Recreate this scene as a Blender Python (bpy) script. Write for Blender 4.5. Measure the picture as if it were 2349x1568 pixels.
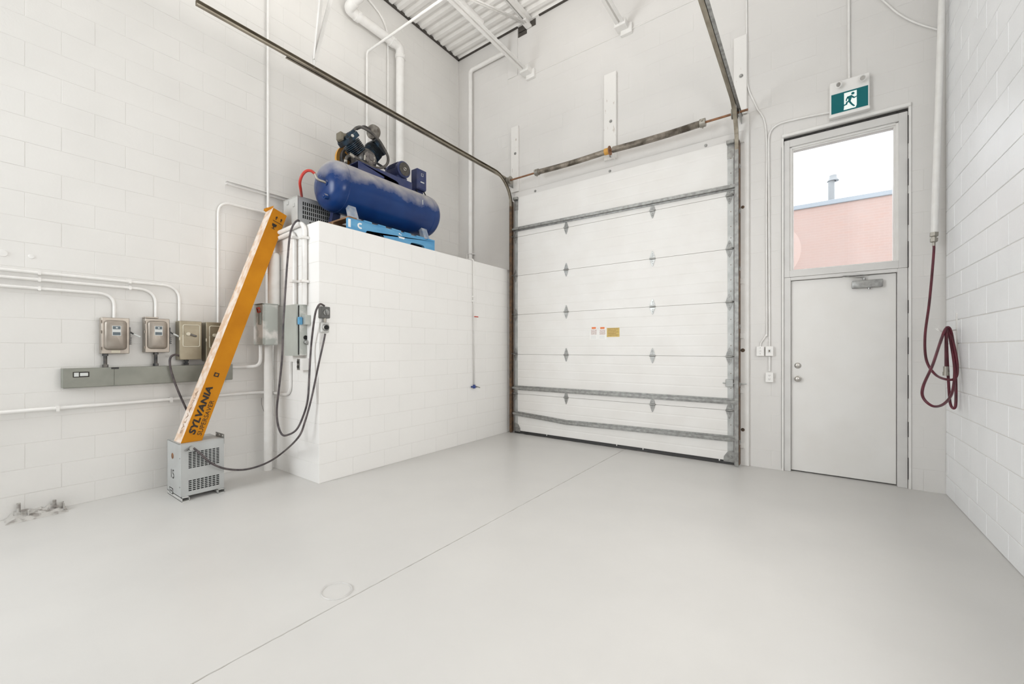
import bpy, bmesh, math, random
from mathutils import Vector, Matrix
random.seed(7)
PI = math.pi
scene = bpy.context.scene
for o in list(bpy.data.objects): bpy.data.objects.remove(o)
C = scene.collection

# ------------------------------------------------------------------ camera
W, H = 2349.0, 1568.0
FPX, CX, HY, CAMH, YAW = 947.5, 1162.5, 799.5, 1.326, math.radians(36.33)
cam_d = bpy.data.cameras.new('camera'); cam = bpy.data.objects.new('camera', cam_d); C.objects.link(cam)
cam.location = (0, 0, CAMH); cam.rotation_euler = (PI/2, 0, YAW)
cam_d.sensor_width = 36; cam_d.sensor_fit = 'HORIZONTAL'; cam_d.lens = 36*FPX/W
cam_d.shift_x = (W/2-CX)/W; cam_d.shift_y = (HY-H/2)/W
cam_d.clip_start = .02; cam_d.clip_end = 200
scene.camera = cam

# ------------------------------------------------------------------ world, lights, exposure
w = bpy.data.worlds.new('overcast_sky'); scene.world = w; w.use_nodes = True
bg = w.node_tree.nodes['Background']; bg.inputs[0].default_value = (.90, .95, 1, 1); bg.inputs[1].default_value = 3.0

def area(name, loc, rot, sx, sy, power, col):
    l = bpy.data.lights.new(name, 'AREA'); l.shape = 'RECTANGLE'; l.size = sx; l.size_y = sy
    l.energy = power; l.color = col
    o = bpy.data.objects.new(name, l); o.location = loc; o.rotation_euler = rot; C.objects.link(o); return o
def globe(name, loc, rad, power, col):
    l = bpy.data.lights.new(name, 'POINT'); l.shadow_soft_size = rad; l.energy = power; l.color = col
    o = bpy.data.objects.new(name, l); o.location = loc; C.objects.link(o); return o
# a lamp behind the camera, daylight from the left rear, and two added fills
WARM = (1, .968, .93); COOL = (.92, .96, .985)
globe('high_bay_lamp', (-1.0, -2.6, 4.0), .8, 35, WARM)
area('side_daylight', (-4.6, -2.4, 3.0), (0, math.radians(-90), math.radians(42)), 2.6, 2.6, 262, COOL)
area('deck_fill', (-2.2, 2.0, 4.6), (math.radians(180), 0, 0), 1.8, 1.8, 90, WARM)  # added fill that brightens the deck, no fixture known here
area('right_fill', (.93, 2.2, 1.9), (0, math.radians(90), 0), 1.0, 2.4, 50, WARM).data.spread = math.radians(165)  # added fill from the right wall side, no known source
vs = scene.view_settings
vs.view_transform = 'Standard'; vs.look = 'None'; vs.gamma = 1; vs.exposure = 0.0; vs.use_curve_mapping = False
scene.cycles.max_bounces = 10; scene.cycles.diffuse_bounces = 6

# ------------------------------------------------------------------ measuring helpers: a ray of the photograph meets a real wall plane
CA, SA = math.cos(YAW), math.sin(YAW)
def at(ax, c, u, v):
    r = (u-CX)/FPX; up = (HY-v)/FPX
    d = Vector((-SA + r*CA, CA + r*SA, up))
    if ax == 'X': t = c/d.x
    elif ax == 'Y': t = c/d.y
    else: t = (c-CAMH)/d.z
    return Vector((d.x*t, d.y*t, CAMH+d.z*t))
XL, XR, YF, XP, YP, HC, ZP = -5.036, .995, 5.407, -3.89, 2.174, 6.437, 2.584
YB = -7.0

# ------------------------------------------------------------------ materials
MATS = {}
def mat(name, col, rough=.6, metal=0, col2=None, nscale=6, nlo=.35, nhi=.65, bump=0, bscale=60, emit=None, estr=1, detail=4, spec=.5, coat=0, stretch=None, dust=None, trans=0):
    if name in MATS: return MATS[name]
    m = bpy.data.materials.new(name); m.use_nodes = True; nt = m.node_tree; N = nt.nodes; L = nt.links
    p = N['Principled BSDF']
    p.inputs['Base Color'].default_value = (*col, 1); p.inputs['Roughness'].default_value = rough; p.inputs['Metallic'].default_value = metal
    p.inputs['Specular IOR Level'].default_value = spec
    if coat: p.inputs['Coat Weight'].default_value = coat; p.inputs['Coat Roughness'].default_value = .12
    if trans: p.inputs['Transmission Weight'].default_value = trans
    geo = N.new('ShaderNodeNewGeometry'); src = geo.outputs['Position']
    if stretch:
        mp = N.new('ShaderNodeMapping'); mp.inputs['Scale'].default_value = stretch; L.new(src, mp.inputs[0]); src = mp.outputs[0]
    cur = None
    if col2:
        n = N.new('ShaderNodeTexNoise'); n.inputs['Scale'].default_value = nscale; n.inputs['Detail'].default_value = detail
        L.new(src, n.inputs['Vector'])
        r = N.new('ShaderNodeMapRange'); r.inputs[1].default_value = nlo; r.inputs[2].default_value = nhi; L.new(n.outputs[0], r.inputs[0])
        mx = N.new('ShaderNodeMix'); mx.data_type = 'RGBA'
        L.new(r.outputs[0], mx.inputs[0]); mx.inputs[6].default_value = (*col, 1); mx.inputs[7].default_value = (*col2, 1)
        L.new(mx.outputs[2], p.inputs['Base Color']); cur = mx.outputs[2]
    if dust:   # dust settled on upward faces
        sx = N.new('ShaderNodeSeparateXYZ'); L.new(geo.outputs['Normal'], sx.inputs[0])
        n = N.new('ShaderNodeTexNoise'); n.inputs['Scale'].default_value = 7; n.inputs['Detail'].default_value = 6; L.new(geo.outputs['Position'], n.inputs['Vector'])
        ad = N.new('ShaderNodeMath'); ad.operation = 'MULTIPLY_ADD'; ad.inputs[1].default_value = .9; L.new(n.outputs[0], ad.inputs[0]); L.new(sx.outputs[2], ad.inputs[2])
        r = N.new('ShaderNodeMapRange'); r.inputs[1].default_value = dust[1]; r.inputs[2].default_value = dust[2]; r.inputs[4].default_value = dust[3]; L.new(ad.outputs[0], r.inputs[0])
        mx = N.new('ShaderNodeMix'); mx.data_type = 'RGBA'; L.new(r.outputs[0], mx.inputs[0])
        if cur: L.new(cur, mx.inputs[6])
        else: mx.inputs[6].default_value = (*col, 1)
        mx.inputs[7].default_value = (*dust[0], 1); L.new(mx.outputs[2], p.inputs['Base Color'])
        r2 = N.new('ShaderNodeMapRange'); r2.inputs[3].default_value = rough; r2.inputs[4].default_value = .7; L.new(r.outputs[0], r2.inputs[0]); L.new(r2.outputs[0], p.inputs['Roughness'])
    if bump:
        n = N.new('ShaderNodeTexNoise'); n.inputs['Scale'].default_value = bscale; n.inputs['Detail'].default_value = 6; L.new(geo.outputs['Position'], n.inputs['Vector'])
        b = N.new('ShaderNodeBump'); b.inputs['Strength'].default_value = bump; b.inputs['Distance'].default_value = .004; L.new(n.outputs[0], b.inputs['Height']); L.new(b.outputs[0], p.inputs['Normal'])
    if emit:
        p.inputs['Emission Color'].default_value = (*emit, 1); p.inputs['Emission Strength'].default_value = estr
    MATS[name] = m; return m

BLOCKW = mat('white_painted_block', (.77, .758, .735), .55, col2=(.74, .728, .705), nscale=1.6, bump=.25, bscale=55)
BLOCKE = mat('lightened_white_block', (.86, .85, .83), .5, col2=(.84, .83, .81), nscale=1.6, bump=.2, bscale=55)  # block paint lightened to make up for weak light on the enclosure
BLOCKR = mat('white_painted_rough_block', (.90, .91, .925), .42, col2=(.86, .87, .885), nscale=2.2, bump=.55, bscale=70)  # raised and tinted cool, putting missing daylight into the paint
MORTAR = mat('painted_joint', (.74, .725, .70), .6, bump=.3)
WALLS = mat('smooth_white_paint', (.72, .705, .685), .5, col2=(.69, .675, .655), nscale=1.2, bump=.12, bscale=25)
WHITE = mat('white_gloss_paint', (.80, .79, .77), .35, col2=(.76, .745, .72), nscale=9)
WPIPE = mat('white_painted_pipe', (.82, .81, .79), .35, col2=(.78, .765, .74), nscale=12)
WOODW = mat('white_chipped_wood', (.80, .785, .76), .6, col2=(.56, .50, .45), nscale=26, nlo=.66, nhi=.72, stretch=(1, 1, .3), bump=.4, bscale=40)
DOORW = mat('white_door_panel', (.79, .78, .76), .42, col2=(.76, .745, .72), nscale=3, bump=.06, bscale=30)
DECK = mat('painted_steel_deck', (.84, .825, .80), .5, col2=(.79, .775, .75), nscale=4)
FLOORM = mat('grey_floor_paint', (.60, .59, .572), .33, col2=(.565, .556, .54), nscale=1.1, bump=.10, bscale=18, spec=.4)
GROOVE = mat('joint_dirt', (.17, .15, .12), .9, col2=(.42, .39, .35), nscale=9)
GALV = mat('galvanised_steel', (.42, .42, .41), .38, .85, col2=(.27, .27, .26), nscale=22)
GALVP = mat('galvanised_stile', (.55, .56, .55), .42, .55, col2=(.42, .43, .42), nscale=9)
TRACKM = mat('weathered_track_steel', (.40, .36, .29), .42, .7, col2=(.24, .21, .165), nscale=14, stretch=(1, .3, 1))
DARK = mat('dark_rusty_steel', (.10, .075, .055), .6, .5, col2=(.20, .12, .07), nscale=18)
BLACK = mat('black_rubber', (.022, .021, .021), .5)
BLACKG = mat('greasy_black_iron', (.035, .038, .042), .38, .4, col2=(.12, .11, .10), nscale=20, dust=((.34, .31, .27), 1.05, 1.5, .7))
CABLE = mat('dusty_dark_cable', (.045, .038, .042), .45, col2=(.11, .09, .09), nscale=20)
SPRING = mat('oily_spring_steel', (.10, .085, .065), .4, .6, col2=(.36, .32, .27), nscale=9)
RUST = mat('rusty_shaft', (.33, .16, .08), .6, .4, col2=(.20, .11, .065), nscale=20)
SW1 = mat('brown_grey_switch_enamel', (.36, .32, .275), .34, .35, col2=(.27, .235, .20), nscale=7)
SW2 = mat('olive_grey_switch_enamel', (.34, .30, .215), .38, .25, col2=(.26, .225, .155), nscale=7)
SW2L = mat('worn_rim_enamel', (.62, .58, .47), .4)
TROUGH = mat('grey_green_enamel', (.255, .26, .225), .45, .1, col2=(.215, .22, .19), nscale=6)
GBOX = mat('pale_green_grey_enamel', (.44, .46, .43), .45, .1, col2=(.74, .72, .69), nscale=5, nlo=.5, nhi=.6)
GDOOR = mat('green_grey_door', (.47, .50, .465), .45, .1, col2=(.42, .44, .41), nscale=4)
CABG = mat('grey_cabinet_enamel', (.50, .515, .51), .42, .15, col2=(.45, .46, .455), nscale=5)
CABL = mat('light_grey_cabinet', (.60, .60, .58), .45, .1, col2=(.52, .52, .50), nscale=5)
SLOT = mat('black_slot_depth', (.012, .012, .012), .9)
ORANGE = mat('orange_cardboard', (.58, .235, .012), .7, spec=.15, col2=(.50, .19, .010), nscale=4)
TAN = mat('scuffed_glare_cardboard', (.66, .47, .33), .75, col2=(.78, .68, .60), nscale=12, nlo=.42, nhi=.58)  # scuffs and dust, with glare on the upward side put into the colour
INK = mat('black_print', (.02, .015, .012), .7)
TANK = mat('blue_tank_enamel', (.004, .028, .13), .26, 0, col2=(.007, .040, .165), nscale=3, spec=.35, dust=((.45, .43, .42), .50, 1.22, .95))
BLUEM = mat('navy_blue_enamel', (.018, .03, .115), .35, 0, col2=(.04, .05, .12), nscale=12, dust=((.35, .34, .36), 1.05, 1.5, .6))
PUMPB = mat('grimy_teal_iron', (.02, .05, .085), .4, .2, col2=(.012, .016, .022), nscale=14, nlo=.42, nhi=.58)
FLYW = mat('orange_belt_guard', (.62, .32, .06), .5)
PBLUE = mat('blue_pallet_paint', (.07, .27, .50), .7, col2=(.13, .36, .58), nscale=14, stretch=(1, .25, 1))
RAWW = mat('bare_brown_wood', (.30, .17, .08), .75, col2=(.20, .11, .055), nscale=16, stretch=(1, .2, 1))
WPRINT = mat('white_print', (.80, .82, .83), .7)
REDR = mat('red_rubber_hose', (.50, .045, .03), .4)
REDP = mat('red_plastic', (.48, .05, .025), .4)
MAROON = mat('maroon_rubber_hose', (.062, .006, .014), .38, col2=(.12, .012, .026), nscale=12)
BRASS = mat('tarnished_fitting', (.36, .34, .30), .4, .8)
CHROME = mat('satin_nickel', (.55, .53, .50), .3, .9)
PLAST = mat('white_plastic', (.83, .82, .80), .35)
FRAMEM = mat('grey_white_door_frame', (.68, .67, .655), .45, col2=(.64, .63, .615), nscale=5)
GLASS = mat('clear_glass', (1, 1, 1), .0, trans=1)
TEAL = mat('teal_sign_face', (.0, .095, .105), .35, emit=(.0, .12, .13), estr=.25, spec=.3)
SIGNW = mat('lit_sign_white', (.85, .9, .88), .4, emit=(.8, .95, .9), estr=.22)
YELLOW = mat('yellow_sticker', (.62, .46, .16), .6, col2=(.55, .40, .12), nscale=60)
ORST = mat('orange_sticker_print', (.75, .18, .04), .6)
PINKG = mat('faded_sticker_print', (.55, .45, .42), .6, col2=(.75, .70, .68), nscale=70)
COPING = mat('grey_metal_coping', (.30, .33, .36), .6)
OUTM = mat('outside_ground', (.40, .39, .38), .9)
CRUMB = mat('chipped_painted_concrete', (.50, .485, .46), .9, col2=(.30, .28, .26), nscale=16, nlo=.5, nhi=.62, bump=1, bscale=40)
BLUEV = mat('blue_valve', (.03, .06, .25), .4)
LABELM = mat('silver_rating_plate', (.62, .64, .63), .4)
LBLUE = mat('faded_blue_print', (.10, .13, .15), .5)

def brick_mat():
    m = bpy.data.materials.new('pale_red_brick'); m.use_nodes = True; N = m.node_tree.nodes; L = m.node_tree.links; p = N['Principled BSDF']
    geo = N.new('ShaderNodeNewGeometry'); s = N.new('ShaderNodeSeparateXYZ'); cb = N.new('ShaderNodeCombineXYZ')
    L.new(geo.outputs['Position'], s.inputs[0]); L.new(s.outputs[0], cb.inputs[0]); L.new(s.outputs[2], cb.inputs[1])
    b = N.new('ShaderNodeTexBrick'); L.new(cb.outputs[0], b.inputs['Vector'])
    b.inputs['Scale'].default_value = 1; b.inputs['Brick Width'].default_value = .2; b.inputs['Row Height'].default_value = .07; b.inputs['Mortar Size'].default_value = .006
    b.inputs['Color1'].default_value = (.42, .265, .215, 1); b.inputs['Color2'].default_value = (.40, .275, .235, 1); b.inputs['Mortar'].default_value = (.44, .32, .28, 1)
    n = N.new('ShaderNodeTexNoise'); n.inputs['Scale'].default_value = 1.4; n.inputs['Detail'].default_value = 5; L.new(geo.outputs['Position'], n.inputs['Vector'])
    mx = N.new('ShaderNodeMix'); mx.data_type = 'RGBA'; L.new(n.outputs[0], mx.inputs[0]); L.new(b.outputs[0], mx.inputs[6]); mx.inputs[7].default_value = (.44, .335, .30, 1)
    L.new(mx.outputs[2], p.inputs['Base Color']); p.inputs['Roughness'].default_value = .85
    return m
BRICK = brick_mat()

# ------------------------------------------------------------------ mesh helpers (all in world metres)
def box(bm, x0, x1, y0, y1, z0, z1, bev=0, seg=1):
    if x0 > x1: x0, x1 = x1, x0
    if y0 > y1: y0, y1 = y1, y0
    if z0 > z1: z0, z1 = z1, z0
    b = bmesh.new() if bev else bm
    vs_ = [b.verts.new((x, y, z)) for x in (x0, x1) for y in (y0, y1) for z in (z0, z1)]
    for f in ((0,1,3,2),(4,6,7,5),(0,4,5,1),(2,3,7,6),(0,2,6,4),(1,5,7,3)): b.faces.new([vs_[i] for i in f])
    if bev:
        bmesh.ops.bevel(b, geom=b.edges[:]+b.verts[:], offset=bev, segments=seg, affect='EDGES', profile=.5)
        merge(bm, b)
def merge(bm, b, M=None):
    mp = {}
    for v in b.verts: mp[v] = bm.verts.new(M @ v.co if M else v.co)
    for f in b.faces:
        try: bm.faces.new([mp[v] for v in f.verts])
        except ValueError: pass
    b.free()
def obox(bm, c, ax, ay, az, sx, sy, sz, bev=0):
    """box centred at c with axes ax ay az and full sizes"""
    b = bmesh.new(); box(b, -sx/2, sx/2, -sy/2, sy/2, -sz/2, sz/2, bev)
    M = Matrix((ax, ay, az)).transposed().to_4x4(); M.translation = c
    merge(bm, b, M)
def frame(t, up=None):
    t = t.normalized(); up = up or (Vector((0,0,1)) if abs(t.z) < .95 else Vector((1,0,0)))
    s = t.cross(up).normalized(); return s, s.cross(t).normalized()
def ring(bm, c, s, u, r, n, ph=0): return [bm.verts.new(c + s*(r*math.cos(2*PI*i/n+ph)) + u*(r*math.sin(2*PI*i/n+ph))) for i in range(n)]
def bridge(bm, a, b):
    n = len(a)
    for i in range(n): bm.faces.new((a[i], a[(i+1)%n], b[(i+1)%n], b[i]))
def cyl(bm, p0, p1, r0, r1=None, n=16, caps=True):
    p0, p1 = Vector(p0), Vector(p1); r1 = r0 if r1 is None else r1
    s, u = frame(p1-p0); a = ring(bm, p0, s, u, r0, n); b = ring(bm, p1, s, u, r1, n); bridge(bm, a, b)
    if caps: bm.faces.new(a[::-1]); bm.faces.new(b)
def lathe(bm, o, ax, prof, n=24):
    o = Vector(o); ax = Vector(ax).normalized(); s, u = frame(ax); prev = None
    for t, r in prof:
        if r < 1e-6:
            v = bm.verts.new(o+ax*t)
            if prev is not None and len(prev) > 1:
                for i in range(n): bm.faces.new((prev[i], prev[(i+1)%n], v))
            prev = [v]
        else:
            rg = ring(bm, o+ax*t, s, u, r, n)
            if prev is not None:
                if len(prev) == 1:
                    for i in range(n): bm.faces.new((prev[0], rg[(i+1)%n], rg[i]))
                else: bridge(bm, prev, rg)
            prev = rg
def tube(bm, pts, r, n=10, caps=True):
    pts = [Vector(p) for p in pts]; u = None; prev = None
    for i, p in enumerate(pts):
        t = (pts[min(i+1, len(pts)-1)] - pts[max(i-1, 0)]).normalized()
        if u is None: s, u = frame(t)
        else:
            s = t.cross(u).normalized(); u = s.cross(t).normalized()
        rg = ring(bm, p, s, u, r, n)
        if prev: bridge(bm, prev, rg)
        elif caps: bm.faces.new(rg[::-1])
        prev = rg
    if caps: bm.faces.new(prev)
def sweep(bm, pts, prof, up):
    """closed profile [(side, up)] along pts"""
    pts = [Vector(p) for p in pts]; up = Vector(up); prev = None
    for i, p in enumerate(pts):
        t = (pts[min(i+1, len(pts)-1)] - pts[max(i-1, 0)]).normalized()
        s = up.normalized() if False else t.cross(up).normalized(); u = s.cross(t).normalized()
        rg = [bm.verts.new(p + s*a + u*b) for a, b in prof]
        if prev: bridge(bm, prev, rg)
        else: bm.faces.new(rg[::-1])
        prev = rg
    bm.faces.new(prev)
def fillet(pts, rad, k=6):
    pts = [Vector(p) for p in pts]; out = [pts[0]]
    for i in range(1, len(pts)-1):
        a, b, c = pts[i-1], pts[i], pts[i+1]; d0 = (a-b); d1 = (c-b)
        r = min(rad, d0.length*.49, d1.length*.49); p0 = b+d0.normalized()*r; p1 = b+d1.normalized()*r
        for j in range(k+1):
            t = j/k; out.append(p0*(1-t)**2 + b*2*t*(1-t) + p1*t*t)
    out.append(pts[-1]); return out
def smooth(pts, k=8):
    pts = [Vector(p) for p in pts]; P = [pts[0]*2-pts[1]] + pts + [pts[-1]*2-pts[-2]]; out = []
    for i in range(1, len(P)-2):
        for j in range(k):
            t = j/k; a, b, c, d = P[i-1:i+3]
            out.append(.5*((2*b)+(c-a)*t+(2*a-5*b+4*c-d)*t*t+(3*b-a-3*c+d)*t**3))
    out.append(pts[-1]); return out
def prism(bm, pts, off):
    """closed outline (list of Vector) extruded by vector off"""
    a = [bm.verts.new(p) for p in pts]; b = [bm.verts.new(Vector(p)+off) for p in pts]; bridge(bm, a, b); bm.faces.new(a[::-1]); bm.faces.new(b)

WL = {}
def tag(o, label=None, cat=None, group=None, kind=None):
    if label: o['label'] = label
    if cat: o['category'] = cat
    if group: o['group'] = group
    if kind: o['kind'] = kind
    return o
def thing(name, loc, label, cat, group=None, kind=None):
    o = bpy.data.objects.new(name, None); o.empty_display_size = .05; C.objects.link(o); o.location = loc; WL[o] = Vector(loc)
    return tag(o, label, cat, group, kind)
def obj(name, bm, m, parent=None, sm=None, label=None, kind=None):
    bmesh.ops.recalc_face_normals(bm, faces=bm.faces[:])
    if parent is not None: org = WL[parent]
    else:
        xs = [v.co for v in bm.verts]; org = Vector(((min(p.x for p in xs)+max(p.x for p in xs))/2, (min(p.y for p in xs)+max(p.y for p in xs))/2, min(p.z for p in xs)))
    bmesh.ops.translate(bm, verts=bm.verts[:], vec=-org)
    me = bpy.data.meshes.new(name); bm.to_mesh(me); bm.free(); me.materials.append(m)
    if sm:
        for p in me.polygons: p.use_smooth = True
        if sm is not True: me.set_sharp_from_angle(angle=math.radians(sm))
    o = bpy.data.objects.new(name, me); C.objects.link(o); WL[o] = org
    if parent is not None: o.parent = parent
    else: o.location = org
    return tag(o, label, None, None, kind)
def place(name, me, parent, loc, m=None):
    """another object sharing mesh data, at a world location"""
    o = bpy.data.objects.new(name, me); C.objects.link(o); o.parent = parent; o.location = Vector(loc)-WL[parent]; WL[o] = Vector(loc); return o
def new(): return bmesh.new()
def text(name, body, m, parent, origin, xd, yd, size, extr=.0008, offs=0, sx=1, shear=0, spacing=1, label=None):
    cu = bpy.data.curves.new(name, 'FONT'); cu.body = body; cu.size = 1; cu.extrude = 0; cu.offset = offs; cu.shear = shear; cu.space_character = spacing; cu.resolution_u = 3
    t = bpy.data.objects.new(name+'_tmp', cu); C.objects.link(t)
    dg = bpy.context.evaluated_depsgraph_get(); me = bpy.data.meshes.new_from_object(t.evaluated_get(dg)); bpy.data.objects.remove(t)
    bm = new(); bm.from_mesh(me)
    xd = Vector(xd).normalized(); yd = Vector(yd).normalized(); zd = xd.cross(yd)
    for v in bm.verts: v.co = Vector(origin) + xd*(v.co.x*size*sx) + yd*(v.co.y*size) + zd*extr
    return obj(name, bm, m, parent, label=label)

# ------------------------------------------------------------------ block walls
CACHE = {}
def block_mesh(w_, h_, dep, ch, plane, sgn, m):
    key = (round(w_, 3), round(h_, 3), dep, ch, plane, sgn, m.name)
    if key in CACHE: return CACHE[key]
    V = []
    for d, i in ((-.002, 0), (dep-ch, 0), (dep, ch)):
        for a, z in ((-w_/2+i, -h_/2+i), (w_/2-i, -h_/2+i), (w_/2-i, h_/2-i), (-w_/2+i, h_/2-i)):
            V.append((sgn*d, a, z) if plane == 'X' else (a, sgn*d, z))
    F = []
    for l in (0, 4):
        for i in range(4): F.append((l+i, l+(i+1)%4, l+4+(i+1)%4, l+4+i))
    F.append((8, 9, 10, 11))
    bm = new(); vv = [bm.verts.new(v) for v in V]
    for f in F: bm.faces.new([vv[i] for i in f])
    bmesh.ops.recalc_face_normals(bm, faces=bm.faces[:])
    # outward check on the front face
    bm.faces.ensure_lookup_table(); fn = bm.faces[-1].normal; want = Vector((sgn,0,0)) if plane == 'X' else Vector((0,sgn,0))
    if fn.dot(want) < 0: bmesh.ops.reverse_faces(bm, faces=bm.faces[:])
    me = bpy.data.meshes.new('block'); bm.to_mesh(me); bm.free(); me.materials.append(m); CACHE[key] = me; return me
def subtract(r, h):
    a0, a1, z0, z1 = r; b0, b1, y0, y1 = h
    if b1 <= a0 or b0 >= a1 or y1 <= z0 or y0 >= z1: return [r]
    out = []
    if b0 > a0: out.append((a0, b0, z0, z1))
    if b1 < a1: out.append((b1, a1, z0, z1))
    m0, m1 = max(a0, b0), min(a1, b1)
    if y0 > z0: out.append((m0, m1, z0, y0))
    if y1 < z1: out.append((m0, m1, y1, z1))
    return out
def inview(p):
    f = -SA*p.x + CA*p.y
    if f < .15: return False
    u = CX + FPX*(CA*p.x+SA*p.y)/f; v = HY - FPX*(p.z-CAMH)/f
    return -60 < u < W+60 and -60 < v < H+60
def block_wall(parent, m, plane, c, sgn, a0, a1, z0, z1, zoff, aoff, holes=(), gap=.005, rec=.004, ch=.0025, limit=300):
    k0 = math.floor((z0-zoff)/.2)-1; items = []
    for k in range(k0, k0+60):
        zz0, zz1 = max(z0, zoff+.2*k), min(z1, zoff+.2*(k+1))
        if zz1-zz0 < .02: continue
        off = aoff[k % 2]; n0 = math.floor((a0-off)/.4)-1
        for n in range(n0, n0+80):
            b0, b1 = max(a0, off+.4*n), min(a1, off+.4*(n+1))
            if b1-b0 < .02: continue
            rs = [(b0, b1, zz0, zz1)]
            for h in holes: rs = [q for r in rs for q in subtract(r, h)]
            for r in rs:
                if r[1]-r[0] < .015 or r[3]-r[2] < .015: continue
                ac, zc = (r[0]+r[1])/2, (r[2]+r[3])/2
                p = Vector((c, ac, zc)) if plane == 'X' else Vector((ac, c, zc))
                items.append((inview(p), (p-cam.location).length, p, r))
    items.sort(key=lambda t: (not t[0], t[1]))
    rest = new(); nrest = 0
    for i, (vis, d, p, r) in enumerate(items):
        q = p.copy(); base = random.uniform(-.0008, .0008) - rec
        if plane == 'X': q.x = c + sgn*base
        else: q.y = c + sgn*base
        me = block_mesh(r[1]-r[0]-gap, r[3]-r[2]-gap, rec, ch, plane, sgn, m)
        if vis and i < limit: place('block', me, parent, q)
        else:
            b = bmesh.new(); b.from_mesh(me); merge(rest, b, Matrix.Translation(q)); nrest += 1
    if nrest: obj('remaining_blocks', rest, m, parent, kind='stuff')
    else: rest.free()
def rects_mesh(bm, plane, c, sgn, thick, rect, holes):
    rs = [rect]
    for h in holes: rs = [q for r in rs for q in subtract(r, h)]
    for r in rs:
        if plane == 'X': box(bm, c, c-sgn*thick, r[0], r[1], r[2], r[3])
        else: box(bm, r[0], r[1], c, c-sgn*thick, r[2], r[3])

REC = .002
bm = new(); rects_mesh(bm, 'X', XL-REC, 1, .2, (YB, YF+.2, -.1, HC+.2), [])
wl = obj('wall_left', bm, MORTAR, kind='structure'); tag(wl, 'long left wall of white painted concrete blocks')
block_wall(wl, BLOCKW, 'X', XL, 1, YB, YF, 0, HC, .171, (.176+.4, .376+.4), gap=.003, rec=REC, ch=.0015)
bm = new(); rects_mesh(bm, 'X', XR+.005, -1, .2, (YB, YF+.2, -.1, HC+.2), [])
wr = obj('wall_right', bm, MORTAR, kind='structure'); tag(wr, 'right wall of rough white painted concrete blocks')
block_wall(wr, BLOCKR, 'X', XR, -1, YB, YF, 0, HC, .171, (.13, .33), gap=.006, rec=.005)
GAR = (-3.70, -.72, -.2, 3.66); ENT = (-.238, .75, -.2, 3.625)
FR = .0012
bm = new(); rects_mesh(bm, 'Y', YF+FR, -1, .2, (XL-.2, XR+.2, -.1, HC+.2), [GAR, ENT])
wf = obj('wall_front', bm, MORTAR, kind='structure'); tag(wf, 'front wall of white painted blocks around roller door and entry door')
block_wall(wf, WALLS, 'Y', YF, -1, XL, XR, 0, HC, .002, (.05, .25), holes=[GAR, ENT], gap=.002, rec=FR, ch=.001)
bm = new(); box(bm, XL-.2, XR+.2, YB-.2, YB, -.1, HC+.2)
tag(obj('wall_back', bm, WALLS, kind='structure'), 'plain white back wall behind the viewpoint')

# block enclosure in the corner: front wall and side wall with a slab top
bm = new(); T = .19
box(bm, XP-T, XP-REC, YP+REC, YF, -.05, ZP-REC); box(bm, XL, XP-T, YP+REC, YP+T, -.05, ZP-REC); box(bm, XL, XP-T, YP+T, YF, ZP-.15, ZP-REC)
we = obj('wall_enclosure', bm, MORTAR, kind='structure'); tag(we, 'low white painted block enclosure in the corner carrying the compressor')
block_wall(we, BLOCKE, 'X', XP, 1, YP, YF, 0, ZP, .184, (2.36, 2.55), gap=.003, rec=REC, ch=.0015)
block_wall(we, BLOCKE, 'Y', YP, -1, XL, XP, 0, ZP, .184, (-3.89, -4.09), gap=.003, rec=REC, ch=.0015)
bm = new(); box(bm, XL, XP, YP, YF, ZP-REC, ZP, .002); obj('top_slab', bm, WALLS, we)

# floor: two slabs with a sawn control joint
JX = -1.975
bm = new(); ys = [YB-.2 + i*.04 for i in range(int((YF+.4-YB)/.04)+1)]
prevv = None
rows = []
for y in ys:
    j = random.uniform(-.0015, .0015); w1 = .003+random.uniform(0, .0022); z = 0
    rows.append([bm.verts.new(p) for p in ((XL-.2, y, 0), (JX-w1+j, y, 0), (JX+j, y, -.012), (JX+w1+j, y, 0), (XR+.2, y, 0))])
for a, b in zip(rows, rows[1:]):
    for i in range(4): bm.faces.new((a[i], a[i+1], b[i+1], b[i]))
fl = obj('floor', bm, FLOORM, kind='structure'); tag(fl, 'glossy grey painted concrete floor with a sawn joint')
for p in fl.data.polygons:
    if p.normal.z < 0: p.flip()
bm = new(); prevr = None
for i in range(len(ys)):
    j = random.uniform(-.0015, .0015); a = bm.verts.new((JX-.004+j, ys[i], -.0035)); b = bm.verts.new((JX+.004+j, ys[i], -.0035))
    if prevr: bm.faces.new((prevr[0], prevr[1], b, a))
    prevr = (a, b)
obj('joint_filler', bm, GROOVE, fl, label='dark dirty control joint line')
# patched round core hole
rc = at('Z', 0, 772, 1355); bm = new(); N_ = 40; ro, ri = [], []
for i in range(N_):
    a = 2*PI*i/N_; rr = .070+random.uniform(-.003, .005)*(1 if math.sin(a-.6) > -.3 else .2)
    p = rc+Vector((math.cos(a)*rr*1.15, math.sin(a)*rr, 0))
    q = rc+Vector((math.cos(a)*(rr+.008)*1.15, math.sin(a)*(rr+.008), 0))
    ri.append(bm.verts.new(p+Vector((0,0,.0005)))); ro.append(bm.verts.new(q+Vector((0,0,.0005))))
mid = [bm.verts.new((v.co+w_.co)/2+Vector((0,0,.0065+random.uniform(-.001,.002)))) for v, w_ in zip(ri, ro)]
bridge(bm, ri, mid); bridge(bm, mid, ro); obj('patch_ring', bm, FLOORM, fl, True)

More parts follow.
